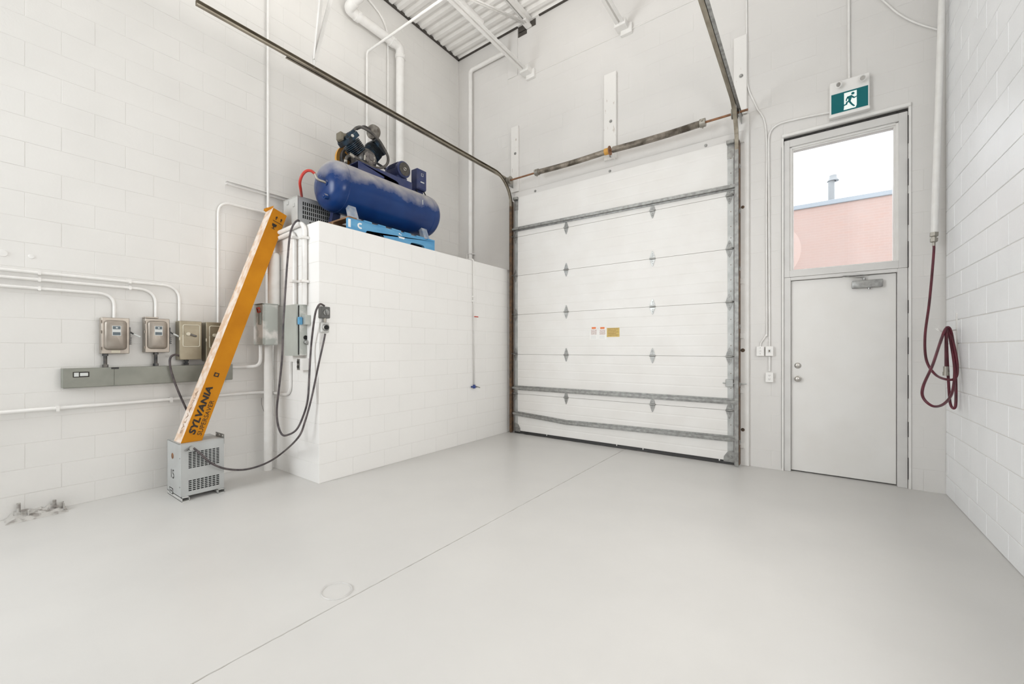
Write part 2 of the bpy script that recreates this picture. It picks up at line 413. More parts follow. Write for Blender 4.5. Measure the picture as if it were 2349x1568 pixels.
# ceiling: fluted steel deck
bm = new(); y = YF+.1; prof = []
while y > YB-.1:
    prof += [(y, 0), (y-.05, 0), (y-.072, -.038), (y-.128, -.038)]; y -= .15
prof = [(a, b+HC+.038) for a, b in prof]; lx = []
for yy, zz in prof: lx.append((bm.verts.new((XL-.1, yy, zz)), bm.verts.new((XR+.1, yy, zz))))
for a, b in zip(lx, lx[1:]): bm.faces.new((a[0], a[1], b[1], b[0]))
ce = obj('ceiling', bm, DECK, kind='structure'); tag(ce, 'fluted white painted steel roof deck')
bm = new(); box(bm, XL-.2, XR+.2, YB-.2, YF+.2, HC+.06, HC+.2); obj('roof_board', bm, DARK, ce)
bm = new(); box(bm, XL, XL+.03, 3.0, YF, HC-.012, HC+.02); box(bm, XL, -3.75, YF-.03, YF, HC-.012, HC+.02); box(bm, -3.35, XR, YF-.03, YF, HC-.012, HC+.02); obj('deck_gap_shade', bm, mat('recess_shade', (.07, .062, .054), .9), ce, label='dark strip for the shaded gap along the deck edge')  # dark strips stand in for shade in the open flute ends
# shallow pilaster under the joist, and pocket shade put in as dark patches
bm = new(); a = at('Y', YF, 1165, 80); b = at('Y', YF, 1188, 80); box(bm, a.x, b.x, YF-.012, YF+.001, 5.68, HC-.05, .003)
obj('pilaster', bm, WALLS, wf)
a = at('Y', YF, 1189, 92); b = at('Y', YF, 1229, 60); bm = new(); box(bm, a.x, b.x, YF-.006, YF, 6.33, 6.43); box(bm, a.x, (a.x+b.x)/2, YF-.006, YF, 6.27, 6.34); obj('pocket_shade', bm, mat('recess_shade', (.07, .062, .054), .9), wf, label='dark patch for the shade in the joist pocket')
bm = new(); tube(bm, [Vector((-3.45, YF-.004, 5.58)), Vector((-2.05, YF-.004, 5.57)), Vector((XR, YF-.004, 5.57))], .006, 6); obj('sealant_bead', bm, MORTAR, wf)

# ------------------------------------------------------------------ joists
def joist(x, label):
    t = thing('steel_joist', (x, 0, 5.55), label, 'joist', 'roof joists')
    zb, zt = 5.60, 6.36
    for s in (-1, 1):
        bm = new(); y0, y1 = YB+.3, YF-.13; k = .012
        pr = [(k, 0), (.055, 0), (.055, .006), (k+.006, .006), (k+.006, .05), (k, .05)]
        v0 = [bm.verts.new((x+s*a, y0, zb+b)) for a, b in pr]; v1 = [bm.verts.new((x+s*a, y1, zb+b)) for a, b in pr]
        bridge(bm, v0, v1); bm.faces.new(v0); bm.faces.new(v1[::-1]); obj('bottom_chord', bm, WHITE, t)
    bm = new()
    for s in (-1, 1): box(bm, x+s*.012, x+s*.075, YB+.3, YF+.02, zt+.065, zt+.073); box(bm, x+s*.012, x+s*.018, YB+.3, YF+.02, zt, zt+.07)
    obj('top_chord', bm, WHITE, t)
    y = YF-1.9; up = True
    while y > YB+1:
        for sx_ in (-.01, .01):
            bm = new(); cyl(bm, (x+sx_, y, zb+.04 if up else zt+.03), (x+sx_, y-.6, zt+.03 if up else zb+.04), .009, n=8); obj('web_rod', bm, WHITE, t, True)
        y -= .6; up = not up
    for sx_ in (-.02, .02): bm = new(); cyl(bm, (x+sx_, YF-.06, zt+.0), (x+sx_, YF-1.9, zb+.05), .011, n=8); obj('web_rod', bm, WHITE, t, True)
    bm = new(); box(bm, x-.075, x+.075, YF-.16, YF, zb-.03, zb+.055, .003); box(bm, x-.03, x+.12, YF-.05, YF, zb-.09, zb+.04, .003); obj('end_bracket', bm, WHITE, t)
    bm = new(); box(bm, x-.05, x+.05, YF-.18, YF, zt-.03, zt, .003); obj('bearing_seat', bm, WHITE, t)
joist(-3.54, 'white steel bar joist nearer the corner, ending in a wall bracket above the door spring')
joist(-2.02, 'white steel bar joist farther right, ending in a bracket near the top of the photo')

def pipe(name, pts, r, label, cat, m=WPIPE, group=None, n=12, straps=()):
    bm = new(); tube(bm, pts, r, n); o = obj(name, bm, m, None, 40); tag(o, label, cat, group)
    for (p, ax, d) in straps:
        b = new(); p = Vector(p); cyl(b, p-Vector(ax)*.008, p+Vector(ax)*.008, r+.0035, n=12); s = Vector(d)
        obox(b, p+s*(r+.012)-Vector((0,0,0)), Vector(ax), s, Vector(ax).cross(s), .016, .035, .004); obj('strap', b, m, o, 40)
    return o
# bare angle + white pipe beneath the deck by the corner
q0 = at('X', -3.93, 1104, 16); q1 = at('X', -3.93, 1164, 84)
bm = new(); sweep(bm, [Vector((-3.93, q0.y, 6.10)), Vector((-3.93, YF-.02, 6.10))], [(-.03, 0), (.03, 0), (.03, .006), (-.024, .006), (-.024, .05), (-.03, .05)], (0,0,1))
o = obj('bare_steel_angle', bm, GALV); tag(o, 'unpainted steel angle under the deck beside the corner joist', 'bracket')
pipe('ceiling_pipe', [(-3.93, .5, 6.16), (-3.93, q0.y+.01, 6.16)], .045, 'short visible end of white pipe just under the deck between pipes and joist', 'pipe')
# big drain pipe on left wall
p0 = at('X', -4.91, 918, 120); z5 = 5.80
ydn = p0.y; bm = new()
t = thing('drain_pipe', (-4.91, ydn, ZP), 'thick white drain pipe dropping behind the compressor, with elbows near the ceiling', 'pipe')
cyl(bm, (-4.91, ydn, ZP), (-4.91, ydn, z5-.13), .062, n=20); obj('vertical_run', bm, WPIPE, t, 40)
bm = new(); tube(bm, fillet([(-4.91, ydn, z5-.16), (-4.91, ydn, z5), (-4.91, ydn-.16, z5)], .13, 8), .066, 20); obj('elbow', bm, WPIPE, t, 40)
yu = at('X', -4.91, 798, 22).y
bm = new(); cyl(bm, (-4.91, ydn-.13, z5), (-4.91, yu+.12, z5), .062, n=20); obj('horizontal_run', bm, WPIPE, t, 40)
bm = new(); tube(bm, fillet([(-4.91, yu+.14, z5), (-4.91, yu, z5), (-4.75, yu, z5+.03)], .13, 8), .066, 20); obj('elbow', bm, WPIPE, t, 40)
bm = new(); cyl(bm, (-4.77, yu, z5+.03), (-1.5, yu, z5+.16), .062, n=20); obj('cross_run', bm, WPIPE, t, 40)
for p, ax in (((-4.91, ydn, z5-.15), (0,0,1)), ((-4.91, ydn-.15, z5), (0,1,0)), ((-4.91, yu+.14, z5), (0,1,0))):
    bm = new(); p = Vector(p); ax = Vector(ax); cyl(bm, p-ax*.03, p+ax*.03, .074, n=20)
    for s in (-1, 1): box(bm, p.x+s*.07-.012, p.x+s*.07+.012, p.y-.02, p.y+.02, p.z-.02, p.z+.02, .003)
    obj('coupling', bm, WPIPE, t, 40)
# thin pipe crossing the room
pa = at('X', -4.98, 842, 116)
pipe('water_pipe', fillet([(-4.98, pa.y, ZP+.02), (-4.98, pa.y, 5.46), (.9, pa.y, 5.46)], .05), .016, 'thin white pipe rising behind the compressor then crossing the room under the joists', 'pipe')
pb = at('X', -5.01, 890, 90)
pipe('thin_conduit', fillet([(-5.01, pb.y, ZP+.02), (-5.01, pb.y, 6.12), (-5.01, pb.y-.5, 6.30)], .3, 10), .014, 'thin white conduit on the left wall curving at its top behind the thick drain pipe', 'conduit')
pc = at('Y', YF-.06, 1079, 300)
t = pipe('standpipe', fillet([(pc.x, YF-.06, ZP+.01), (pc.x, YF-.06, 6.10), (pc.x+.75, YF-.06, 6.10)], .06), .036, 'white pipe on front wall by the corner, turning right near the deck', 'pipe')
bm = new(); zz = ZP+.36; box(bm, pc.x-.06, pc.x+.06, YF-.1, YF, zz, zz+.012); box(bm, pc.x-.05, pc.x-.038, YF-.1, YF, zz-.16, zz); obj('bracket', bm, WHITE, t)
bm = new(); box(bm, -4.62, -4.12, 4.95, 5.2, ZP, ZP+.035, .004); o = obj('scrap_board', bm, DARK); tag(o, 'dark flat scrap lying on the enclosure top near the corner pipe', 'scrap')

# air drop on the enclosure front
xa = XP+.022
a = at('X', xa, 1088, 600); b = at('X', xa, 1086, 884); t = thing('air_drop_pipe', (xa, a.y, b.z), 'thin white air pipe down the enclosure front with a blue end valve', 'pipe')
bm = new(); tube(bm, fillet([(xa-.25, a.y-.1, ZP+.016), (xa, a.y-.02, ZP+.016), (xa, a.y, b.z)], .03), .011, 10); obj('pipe_run', bm, WPIPE, t, True)
for zz in (at('X', xa, 1087, 680).z, at('X', xa, 1087, 690).z):
    bm = new(); box(bm, XP, xa+.014, a.y-.035, a.y+.012, zz-.012, zz+.012, .002); obj('clip', bm, PLAST, t)
zz = at('X', xa, 1089, 726).z; bm = new(); cyl(bm, (xa, a.y, zz-.03), (xa, a.y, zz+.03), .016, n=12); obj('valve_body', bm, WPIPE, t, 40)
bm = new(); box(bm, xa+.012, xa+.028, a.y-.02, a.y+.06, zz-.008, zz+.006, .003); obj('valve_handle', bm, REDP, t, label='small red lever')
bm = new(); zz = b.z; cyl(bm, (xa, a.y, zz+.01), (xa, a.y, zz-.04), .018, n=10); cyl(bm, (xa, a.y-.06, zz-.015), (xa, a.y+.05, zz-.02), .012, n=10); obj('end_valve', bm, BLUEV, t, 40, 'blue quick-connect valve')
bm = new(); cyl(bm, (xa+.01, a.y+.02, zz-.01), (xa+.03, a.y+.09, zz-.035), .006, n=8); obj('nipple', bm, BRASS, t, 40)
# steel corner channel where enclosure meets the door track
bm = new(); box(bm, XP, XP+.05, YF-.07, YF-.02, 0, ZP-.04, .004); o = obj('trim_1', bm, WHITE, kind='structure'); tag(o, 'white corner trim between enclosure and door track')

# ------------------------------------------------------------------ sectional garage door
YD = 5.33       # inner face of the panels
dx0, dx1 = -3.76, -.705
gd = thing('door_1', ((dx0+dx1)/2, YD+.02, 0), 'large white sectional overhead door with six ribbed panels', None, kind='structure')
JZ = [.03, .62, 1.238, 1.86, 2.47, 3.08, 3.70]
for k in range(6):
    z0, z1 = JZ[k]+.002, JZ[k+1]-.002; bm = new(); prof = [(0, z0)]
    n = 5
    for i in range(1, n):
        zc = z0+(z1-z0)*i/n + random.uniform(-.01, .01)
        prof += [(0, zc-.012), (.0014, zc-.004), (.0014, zc+.004), (0, zc+.012)]
    prof += [(.003, z1-.004), (.003, z1)] if False else [(0, z1)]
    pts = [(YD+d, z) for d, z in prof] + [(YD+.045, z1), (YD+.045, z0-.0042), (YD+.02, z0-.0042), (YD+.02, z0)]
    a = [bm.verts.new((dx0, y, z)) for y, z in pts]; b = [bm.verts.new((dx1, y, z)) for y, z in pts]
    bridge(bm, a, b); bm.faces.new(a); bm.faces.new(b[::-1]); obj('door_panel', bm, DOORW, gd)
# end stiles
for nm, x0, x1 in (('l', dx0, at('Y', YD, 1188, 700).x), ('r', at('Y', YD, 1669, 700).x, dx1)):
    bm = new()
    for k in range(6): box(bm, x0, x1, YD-.004, YD, JZ[k]+.004, JZ[k+1]-.004, .001)
    o = obj('end_stile', bm, GALVP, gd, label='grey galvanised end cap strip')
    if nm == 'r':
        bm = new()
        for k in range(6):
            for j in (.12, .25, .42): box(bm, x0+.03, x0+.038, YD-.0065, YD-.004, JZ[k]+j, JZ[k]+j+.008)
        obj('rivets', bm, DARK, gd, kind='stuff')
# stiffening struts
HAT = [(0, -.034), (.012, -.034), (.012, -.018), (.045, -.014), (.045, .014), (.012, .018), (.012, .034), (0, .034)]
def strut(pts):
    bm = new(); prev = None
    for p in pts:
        rg = [bm.verts.new((p.x, YD-.004-d, p.z+h)) for d, h in HAT]
        if prev: bridge(bm, prev, rg)
        else: bm.faces.new(rg)
        prev = rg
    bm.faces.new(prev[::-1]); obj('stiffening_strut', bm, GALV, gd, label='galvanised hat strut')
V3 = Vector
strut([V3((dx0-.02, 0, 3.20)), V3((dx1+.02, 0, 3.165))])
strut([V3((dx0-.02, 0, .715)), V3((dx1+.02, 0, .725))])
strut([V3((dx0-.01, 0, .315)), V3((-3.2, 0, .285)), V3((-2.84, 0, .262)), V3((-2.6, 0, .268)), V3((dx1+.02, 0, .30))])
# hinges
def hinge_mesh():
    bm = new()
    for s in (-1, 1):
        pts = [V3((-.032, 0, s*.012)), V3((.032, 0, s*.012)), V3((.027, 0, s*.035)), V3((.010, 0, s*.085)), V3((0, 0, s*.100)), V3((-.010, 0, s*.085)), V3((-.027, 0, s*.035))]
        prism(bm, pts, V3((0, -.005, 0)))
        for zz in (.035, .062): cyl(bm, (0, -.004, s*zz), (0, -.011, s*zz), .006, n=6)
    cyl(bm, (-.035, -.010, 0), (.035, -.010, 0), .011, n=10)
    me_o = obj('hinge', bm, GALV, None, 40); me = me_o.data
    off = WL[me_o].copy(); me.transform(Matrix.Translation(off)); bpy.data.objects.remove(me_o); return me
HM = hinge_mesh()
xh = (at('Y', YD, 1299, 700).x, at('Y', YD, 1497, 700).x)
for k in range(1, 6):
    for x in xh: place('hinge', HM, gd, (x, YD, JZ[k]))
    for x, s in ((dx0+.02, -1), (dx1-.045, 1)):
        place('end_hinge', HM, gd, (x, YD-.004, JZ[k]))
        bm = new(); cyl(bm, (x+s*.02, YD-.028, JZ[k]+.01), (x+s*.085, YD-.028, JZ[k]+.01), .006, n=8)
        cyl(bm, (x+s*.068, YD-.028, JZ[k]+.01), (x+s*.09, YD-.028, JZ[k]+.01), .021, n=14); obj('roller', bm, GALV, gd, 40)
# top and bottom brackets, lock, seal
for x, s in ((dx0+.03, -1), (dx1-.03, 1)):
    bm = new(); box(bm, x-.035, x+.035, YD-.006, YD, 3.50, 3.69, .001); box(bm, x-.04, x+.04, YD-.045, YD, 3.66, 3.70, .003); obj('top_bracket', bm, GALV, gd)
    bm = new(); pts = [V3((x+s*.04, YD, .03)), V3((x-s*.075, YD, .03)), V3((x-s*.07, YD, .09)), V3((x-s*.03, YD, .15)), V3((x+s*.02, YD, .165)), V3((x+s*.04, YD, .15))]
    prism(bm, pts, V3((0, -.007, 0))); cyl(bm, (x, YD-.005, .09), (x, YD-.02, .09), .014, n=10); obj('bottom_bracket', bm, GALV, gd)
a = at('Y', YD, 1665, 870); b = at('Y', YD, 1683, 887)
bm = new(); box(bm, a.x, b.x, YD-.022, YD, b.z, a.z+.004, .004); cyl(bm, (a.x-.03, YD-.012, (a.z+b.z)/2), (b.x+.13, YD-.012, (a.z+b.z)/2), .007, n=8); obj('slide_lock', bm, GALVP, gd, 40)
bm = new(); ys_ = YD-.006; xs_ = [dx0+i*(dx1-dx0)/40 for i in range(41)]; prev = None
for x in xs_:
    dz = random.uniform(-.003, .003); pr = [(0, .034), (0, .045), (.045, .045), (.05, .02), (.045, .004), (.02, .001+abs(dz)), (-.004, .006+dz)]
    rg = [bm.verts.new((x, ys_+d, z)) for d, z in pr]
    if prev: bridge(bm, prev, rg)
    else: bm.faces.new(rg)
    prev = rg
bm.faces.new(prev[::-1]); obj('bottom_seal', bm, BLACK, gd, label='ragged black rubber bottom seal')
bm = new()
for f_ in (.19, .545, .66, .95): box(bm, dx0+(dx1-dx0)*f_, dx0+(dx1-dx0)*f_+.012, YD-.010, YD-.004, .028, .046, .002)
obj('paint_drips', bm, WHITE, gd, kind='stuff')
# stickers on the door
def sticker(name, u0, v0, u1, v1, m, label):
    a = at('Y', YD-.0015, u0, v0); b = at('Y', YD-.0015, u1, v1); bm = new(); box(bm, a.x, b.x, YD-.0015, YD+.0005, b.z, a.z); return obj(name, bm, m, None), a, b
def warn(u0, u1, label):
    a = at('Y', YD-.0015, u0, 750); b = at('Y', YD-.0015, u1, 778); t = thing('warning_sticker', ((a.x+b.x)/2, YD-.001, b.z), label, 'sticker')
    w_ = b.x-a.x; h_ = a.z-b.z
    bm = new(); pts = [V3((a.x, YD, b.z)), V3((b.x, YD, b.z)), V3((b.x, YD, b.z+h_*.6)), V3((b.x-w_*.2, YD, a.z)), V3((a.x+w_*.22, YD, a.z)), V3((a.x, YD, b.z+h_*.6))]
    prism(bm, pts, V3((0, -.0015, 0))); obj('paper', bm, PLAST, t)
    bm = new(); box(bm, a.x+w_*.24, b.x-w_*.22, YD-.0022, YD-.001, a.z-h_*.15, a.z-h_*.01); obj('orange_band', bm, ORST, t)
    bm = new(); box(bm, a.x+w_*.15, b.x-w_*.12, YD-.0021, YD-.001, b.z+h_*.38, a.z-h_*.2); obj('faded_picture', bm, PINKG, t)
    bm = new()
    for i in range(3): box(bm, a.x+w_*.12, b.x-w_*.2, YD-.0021, YD-.001, b.z+h_*(.08+.09*i), b.z+h_*(.11+.09*i))
    obj('fine_print', bm, LABELM, t, kind='stuff')
warn(1353, 1371, 'left warning sticker with orange top, on the garage door'); warn(1372.5, 1391, 'middle warning sticker with orange top, beside the yellow one')
a = at('Y', YD-.0015, 1392, 752); b = at('Y', YD-.0015, 1421, 772); t = thing('yellow_sticker', ((a.x+b.x)/2, YD-.001, b.z), 'yellow instruction sticker on the garage door', 'sticker')
bm = new(); box(bm, a.x, b.x, YD-.0015, YD, b.z, a.z); obj('paper', bm, YELLOW, t)
bm = new(); w_ = b.x-a.x; h_ = a.z-b.z
for i in range(5): box(bm, a.x+w_*.08, b.x-w_*(.1+.15*(i % 2)), YD-.0021, YD-.001, a.z-h_*(.14+.17*i), a.z-h_*(.10+.17*i))
obj('fine_print', bm, RAWW, t, kind='stuff')

# lintel channel above the door with bolts
bm = new(); box(bm, dx0-.02, dx1+.1, YF-.05, YF+.01, 3.665, 3.80, .006); box(bm, dx0-.02, dx1+.1, YF-.075, YF, 3.66, 3.672)
li = obj('trim_2', bm, WALLS, kind='structure'); tag(li, 'white painted steel lintel over the garage door')
for u, v in ((1228, 436), (1399, 390), (1619, 336)):
    p = at('Y', YF-.05, u, v); bm = new(); lathe(bm, (p.x, YF-.05, 3.74), (0, -1, 0), [(0, .019), (.004, .019), (.004, .012), (.012, .011), (.014, 0)], 14); obj('bolt', bm, GALV, li, 40)

# wooden boards on front wall
def board(u0, u1, v0, v1, label, bolts=(), th=.04):
    a = at('Y', YF-th, u0, v0); b = at('Y', YF-th, u1, v1); x0, x1 = a.x, b.x
    z1 = at('Y', YF-th, (u0+u1)/2, v0).z; z0 = max(0, at('Y', YF-th, (u0+u1)/2, v1).z)
    bm = new(); box(bm, x0, x1, YF-th, YF, z0, z1, .004); o = obj('mounting_board', bm, WOODW); tag(o, label, 'board')
    for v in bolts:
        p = at('Y', YF-th, (u0+u1)/2+2, v); bm = new(); lathe(bm, (p.x, YF-th, p.z), (0, -1, 0), [(0, .022), (.004, .021), (.005, .013), (.016, .012), (.018, 0)], 12); obj('bolt', bm, GALV, o, 40)
board(1172, 1188, 290, 440, 'narrow chipped white board left of the garage door top', (352,))
board(1385, 1413, 167, 365, 'chipped white board above the middle of the garage door', (278, 357))
board(1683, 1713, 83, 262, 'chipped white board above the right end of the garage door', (174,))
# jamb on the right of the door
x0 = at('Y', YF-.03, 1694, 900).x; x1 = at('Y', YF-.03, 1718, 900).x; ztop = at('Y', YF-.03, 1713, 262).z
bm = new(); box(bm, x0, x1, YF-.035, YF, 0, ztop, .004); jb = obj('trim_3', bm, WHITE, kind='structure'); tag(jb, 'white steel jamb right of the garage door')
for v, s in ((475, .012), (803, .016), (985, .014)):
    p = at('Y', YF-.035, 1704, v); bm = new(); lathe(bm, (p.x, YF-.035, p.z), (0, -1, 0), [(0, s+.006), (.004, s+.006), (.005, s), (.012, s*.9), (.014, 0)], 10); obj('bolt', bm, DARK, jb, 40)
for v in (645, 770, 895, 1020):
    p = at('Y', YF-.035, 1700, v); bm = new(); box(bm, p.x-.02, p.x+.03, YF-.06, YF-.035, p.z-.03, p.z+.03, .003); cyl(bm, (p.x+.005, YF-.06, p.z), (p.x+.005, YF-.068, p.z), .008, n=8); obj('clip', bm, WHITE, jb, 40)

# ------------------------------------------------------------------ door tracks
CPR = [(-.026, -.022), (-.026, .022), (.026, .022), (.026, -.014), (.014, -.022), (.012, -.019), (.022, -.012), (.022, .018), (-.022, .018), (-.022, -.022)]
def track(x, s, yend, label, board_v):
    t = thing('door_track', (x, YD-.03, 0), label, 'door track', 'garage door tracks')
    yt = YD-.045; zt = 3.985; R = .42
    pts = [(x, yt, .01), (x, yt, zt-R)]
    for i in range(1, 13): a = PI/2*i/12; pts.append((x, yt-R+R*math.cos(a), zt-R+R*math.sin(a)))
    ks = .72 if s < 0 else .86; bm = new()
    # C section, open side towards the door
    def sec(bm, P_):
        prev = None
        for i, p in enumerate(P_):
            q0 = V3(P_[max(i-1, 0)]); q1 = V3(P_[min(i+1, len(P_)-1)]); tt = (q1-q0).normalized(); side = V3((s, 0, 0)); nrm = tt.cross(side).normalized()
            rg = [bm.verts.new(V3(p)+side*(b*ks)+nrm*(a*ks)) for a, b in CPR]
            if prev: bridge(bm, prev, rg)
            else: bm.faces.new(rg)
            prev = rg
        bm.faces.new(prev[::-1])
    sec(bm, pts[:2]); obj('vertical_track', bm, DARK if s < 0 else GALV, t)
    bm = new(); sec(bm, pts[1:]); obj('curved_track', bm, TRACKM, t)
    bm = new(); sec(bm, [pts[-1], (x, yend, zt)]); obj('horizontal_track', bm, TRACKM, t)
    # reinforcing angle on the horizontal run, outer side
    ya = max(yend, 1.83)
    bm = new(); xx = x+s*.0235*ks; box(bm, xx, xx+s*.004, ya, YF-.05, zt-.030*ks, zt+.012); box(bm, xx, xx+s*.036*ks, ya, YF-.05, zt-.030*ks, zt-.030*ks+.004); obj('track_angle', bm, TRACKM if s < 0 else GALV, t)
    # wall angle + jamb brackets
    bm = new(); xo = x+s*.026*ks
    box(bm, xo, xo+s*.004, yt-.02, YF-.038, .02, zt-R+.1); obj('track_web', bm, DARK, t); bm = new(); box(bm, xo, xo+s*.045, YF-.038, YF-.034, .02, zt-R+.1); obj('wall_angle', bm, DARK if s < 0 else WHITE, t)
    for zz in (.25, .9, 1.55, 2.2, 2.85, 3.35):
        bm = new(); box(bm, xo-.001, xo+s*.009, yt-.015, yt+.02, zz, zz+.05, .002); cyl(bm, (xo+s*.006, yt, zz+.025), (xo+s*.016, yt, zz+.025), .009, n=8); obj('bracket_bolt', bm, GALV, t, 40)
    return t
tl = track(-3.80, -1, 1.142, 'left garage door track running from the floor up and back over the room', 0)
tr = track(-.668, 1, .2, 'right garage door track beside the entry door', 0)
for (x, t, yy) in ((-3.80, tl, 1.17),):
    for d in (0, .05):
        bm = new(); cyl(bm, (x-.012, yy+d*.5+.03, 3.985), (x-.0108, yy+d*.5+.03, 3.985), .006, n=10); obj('end_hole', bm, PLAST, t)
# hanger of the left track: two white angles
t = thing('track_hanger', (-3.85, 2.09, 4.0), 'white angle iron hanger dropping from the joist to the left door track', 'hanger')
bm = new(); box(bm, -3.822, -3.788, 2.078, 2.082, 4.0, 4.11); box(bm, -3.822, -3.818, 2.06, 2.10, 4.0, 4.11); obj('drop_plate', bm, WHITE, t)
for yb in (2.12, 2.35):
    A = V3((-3.803, 2.085, 4.07)); B = V3((-3.56, yb, 5.61)); bm = new(); sweep(bm, [A, B], [(-.02, 0), (.02, 0), (.02, .004), (-.016, .004), (-.016, .03), (-.02, .03)], (1, 0, 0)); obj('angle_bar', bm, WHITE, t)

# torsion shaft
ZS, YS = 3.94, 5.2
t = thing('torsion_shaft', (-2.2, YS, ZS), 'rusty torsion shaft with two oily springs across the top of the garage door', 'door spring')
xa0 = at('Y', YS, 1158, 410).x; xa1 = at('Y', YS, 1716, 252).x
bm = new(); cyl(bm, (xa0, YS, ZS), (xa1, YS, ZS), .0125, n=12); obj('shaft', bm, RUST, t, 40)
def spring(u0, u1, r, sag):
    x0, x1 = at('Y', YS, u0, 350).x, at('Y', YS, u1, 350).x; L_ = x1-x0; bm = new()
    n = int(L_/.0125); pts = []; K = 8
    # core sleeve with pitch ridges modelled as a corrugated lathe along the sagging axis
    m_ = n*2; prev = None
    for i in range(m_+1):
        f_ = i/m_; x = x0+L_*f_; z = ZS - sag*math.sin(PI*f_); rr = r if i % 2 == 0 else r*.9
        rg = [bm.verts.new((x+.006*math.sin(a), YS+rr*math.cos(a), z+rr*math.sin(a))) for a in [2*PI*j/16 for j in range(16)]]
        if prev: bridge(bm, prev, rg)
        else: bm.faces.new(rg)
        prev = rg
    bm.faces.new(prev[::-1]); obj('spring', bm, SPRING, t, 60)
    return x0, x1
s0 = spring(1232, 1392, .037, .012); s1 = spring(1406, 1612, .040, .012)
for x in (s0[0], s1[1]):
    bm = new(); cyl(bm, (x-.03, YS, ZS), (x+.03, YS, ZS), .047, n=16); cyl(bm, (x, YS-.05, ZS+.01), (x, YS-.06, ZS+.01), .01, n=8); cyl(bm, (x, YS, ZS-.05), (x, YS, ZS-.06), .009, n=8); obj('winding_cone', bm, BRASS, t, 40)
xm = at('Y', YS, 1399, 350).x
bm = new(); cyl(bm, (xm-.006, YS, ZS), (xm+.006, YS, ZS), .060, n=24); obj('centre_ring', bm, RUST, t, 40); bm = new(); box(bm, xm-.003, xm+.003, YS+.02, YF-.04, ZS-.06, ZS+.03); obj('centre_plate', bm, WHITE, t)
bm = new(); cyl(bm, (xm-.07, YS, ZS), (xm-.012, YS, ZS), .042, n=16); obj('stationary_cone', bm, FLYW, t, 40, 'orange painted cone')
for x, s in ((xa0+.09, 1), (xa1-.13, -1)):
    bm = new(); lathe(bm, (x-.03, YS, ZS), (1, 0, 0), [(0, .02), (0, .055), (.008, .055), (.012, .045), (.045, .05), (.052, .062), (.06, .062), (.06, .02)], 20); obj('cable_drum', bm, BRASS, t, 40)
    bm = new(); box(bm, x-s*.05-.003, x-s*.05+.003, YS-.03, YF-.035, ZS-.06, ZS+.04, .002); obj('end_bearing_plate', bm, GALV, t)

# ------------------------------------------------------------------ entry door, transom window
FX0, FX1, FZ1 = -.238, .75, 3.62
FY0 = YF+.012
frm = thing('window_1', ((FX0+FX1)/2, FY0, 2.1), 'transom window in a grey-white steel frame over the entry door', None, kind='structure')
drs = thing('door_2', ((FX0+FX1)/2, FY0, 0), 'plain white steel entry door in a steel frame', None, kind='structure')
GX0, GX1, GZ0, GZ1 = -.18, .68, 2.17, 3.505
LX0, LX1, LZ1 = at('Y', YF+.05, 1815, 900).x, at('Y', YF+.05, 2056, 900).x, 2.06
D1 = YF+.14
bm = new()
box(bm, FX0+.006, GX0-.002, FY0, D1, 2.10, FZ1-.035, .003); box(bm, GX1+.002, FX1-.006, FY0, D1, 2.10, FZ1-.035, .003)
box(bm, GX0-.002, GX1+.002, FY0, D1, GZ1+.004, FZ1-.035, .003); box(bm, GX0-.002, GX1+.002, FY0, D1, 2.10, GZ0, .003); obj('window_frame', bm, FRAMEM, frm)
bm = new(); b_ = .018
for d, y0_ in ((0, YF+.03), (.014, YF+.045)):
    box(bm, GX0-.004+d, GX0+b_+d, y0_, D1-.02, GZ0, GZ1, .002); box(bm, GX1-b_-d, GX1+.004-d, y0_, D1-.02, GZ0, GZ1, .002)
    box(bm, GX0+b_+d, GX1-b_-d, y0_, D1-.02, GZ1-b_-d, GZ1+.004-d, .002); box(bm, GX0+b_+d, GX1-b_-d, y0_, D1-.02, GZ0-.004+d*.3, GZ0+.008+d*.3, .002)
obj('glazing_stop', bm, WHITE, frm)
bm = new(); box(bm, GX0+.01, GX1-.01, YF+.075, YF+.081, GZ0, GZ1-.01); obj('pane', bm, GLASS, frm)
GAP = mat('dark_gap', (.06, .058, .055), .9)
bm = new(); box(bm, FX0, FX1, FY0+.03, D1, FZ1-.03, FZ1-.006)
for i in range(14): box(bm, FX0+.01+i*.069, FX0+.085+i*.069, FY0+.012, FY0+.04, FZ1-.036, FZ1-.030+random.uniform(.006, .018))
obj('shim_gap', bm, GAP, frm, label='dark ragged gap above the frame')
# door frame
bm = new()
for x0, x1 in ((FX0+.006, LX0-.004), (LX1+.004, FX1-.006)): box(bm, x0, x1, FY0, D1, 0, 2.098, .003)
box(bm, LX0-.004, LX1+.004, FY0+.001, D1, LZ1+.004, 2.098, .003)
box(bm, LX0-.02, LX0+.0-.002, FY0+.02, D1, 0, LZ1+.01, .002); obj('door_frame', bm, FRAMEM, drs)
bm = new(); box(bm, LX0-.003, LX1+.003, YF+.11, YF+.13, 0, LZ1+.003); obj('door_stop', bm, DARK, drs)
bm = new(); box(bm, LX0, LX1, YF+.05, YF+.095, .012, LZ1, .003); lf = obj('door_leaf', bm, DOORW, drs)
YL = YF+.05
p = at('Y', YL, 1830, 868); bm = new(); lathe(bm, p, (0, -1, 0), [(0, .034), (.006, .034), (.010, .026), (.012, .014), (.03, .013), (.036, .026), (.048, .029), (.058, .022), (.062, 0)], 24); obj('door_knob', bm, CHROME, lf, 50)
p = at('Y', YL, 1830, 838); bm = new(); lathe(bm, p, (0, -1, 0), [(0, .031), (.008, .030), (.014, .022), (.018, .014), (.02, 0)], 24); box(bm, p.x-.013, p.x+.013, YL-.034, YL-.015, p.z-.004, p.z+.004, .002); obj('deadbolt', bm, CHROME, lf, 50)
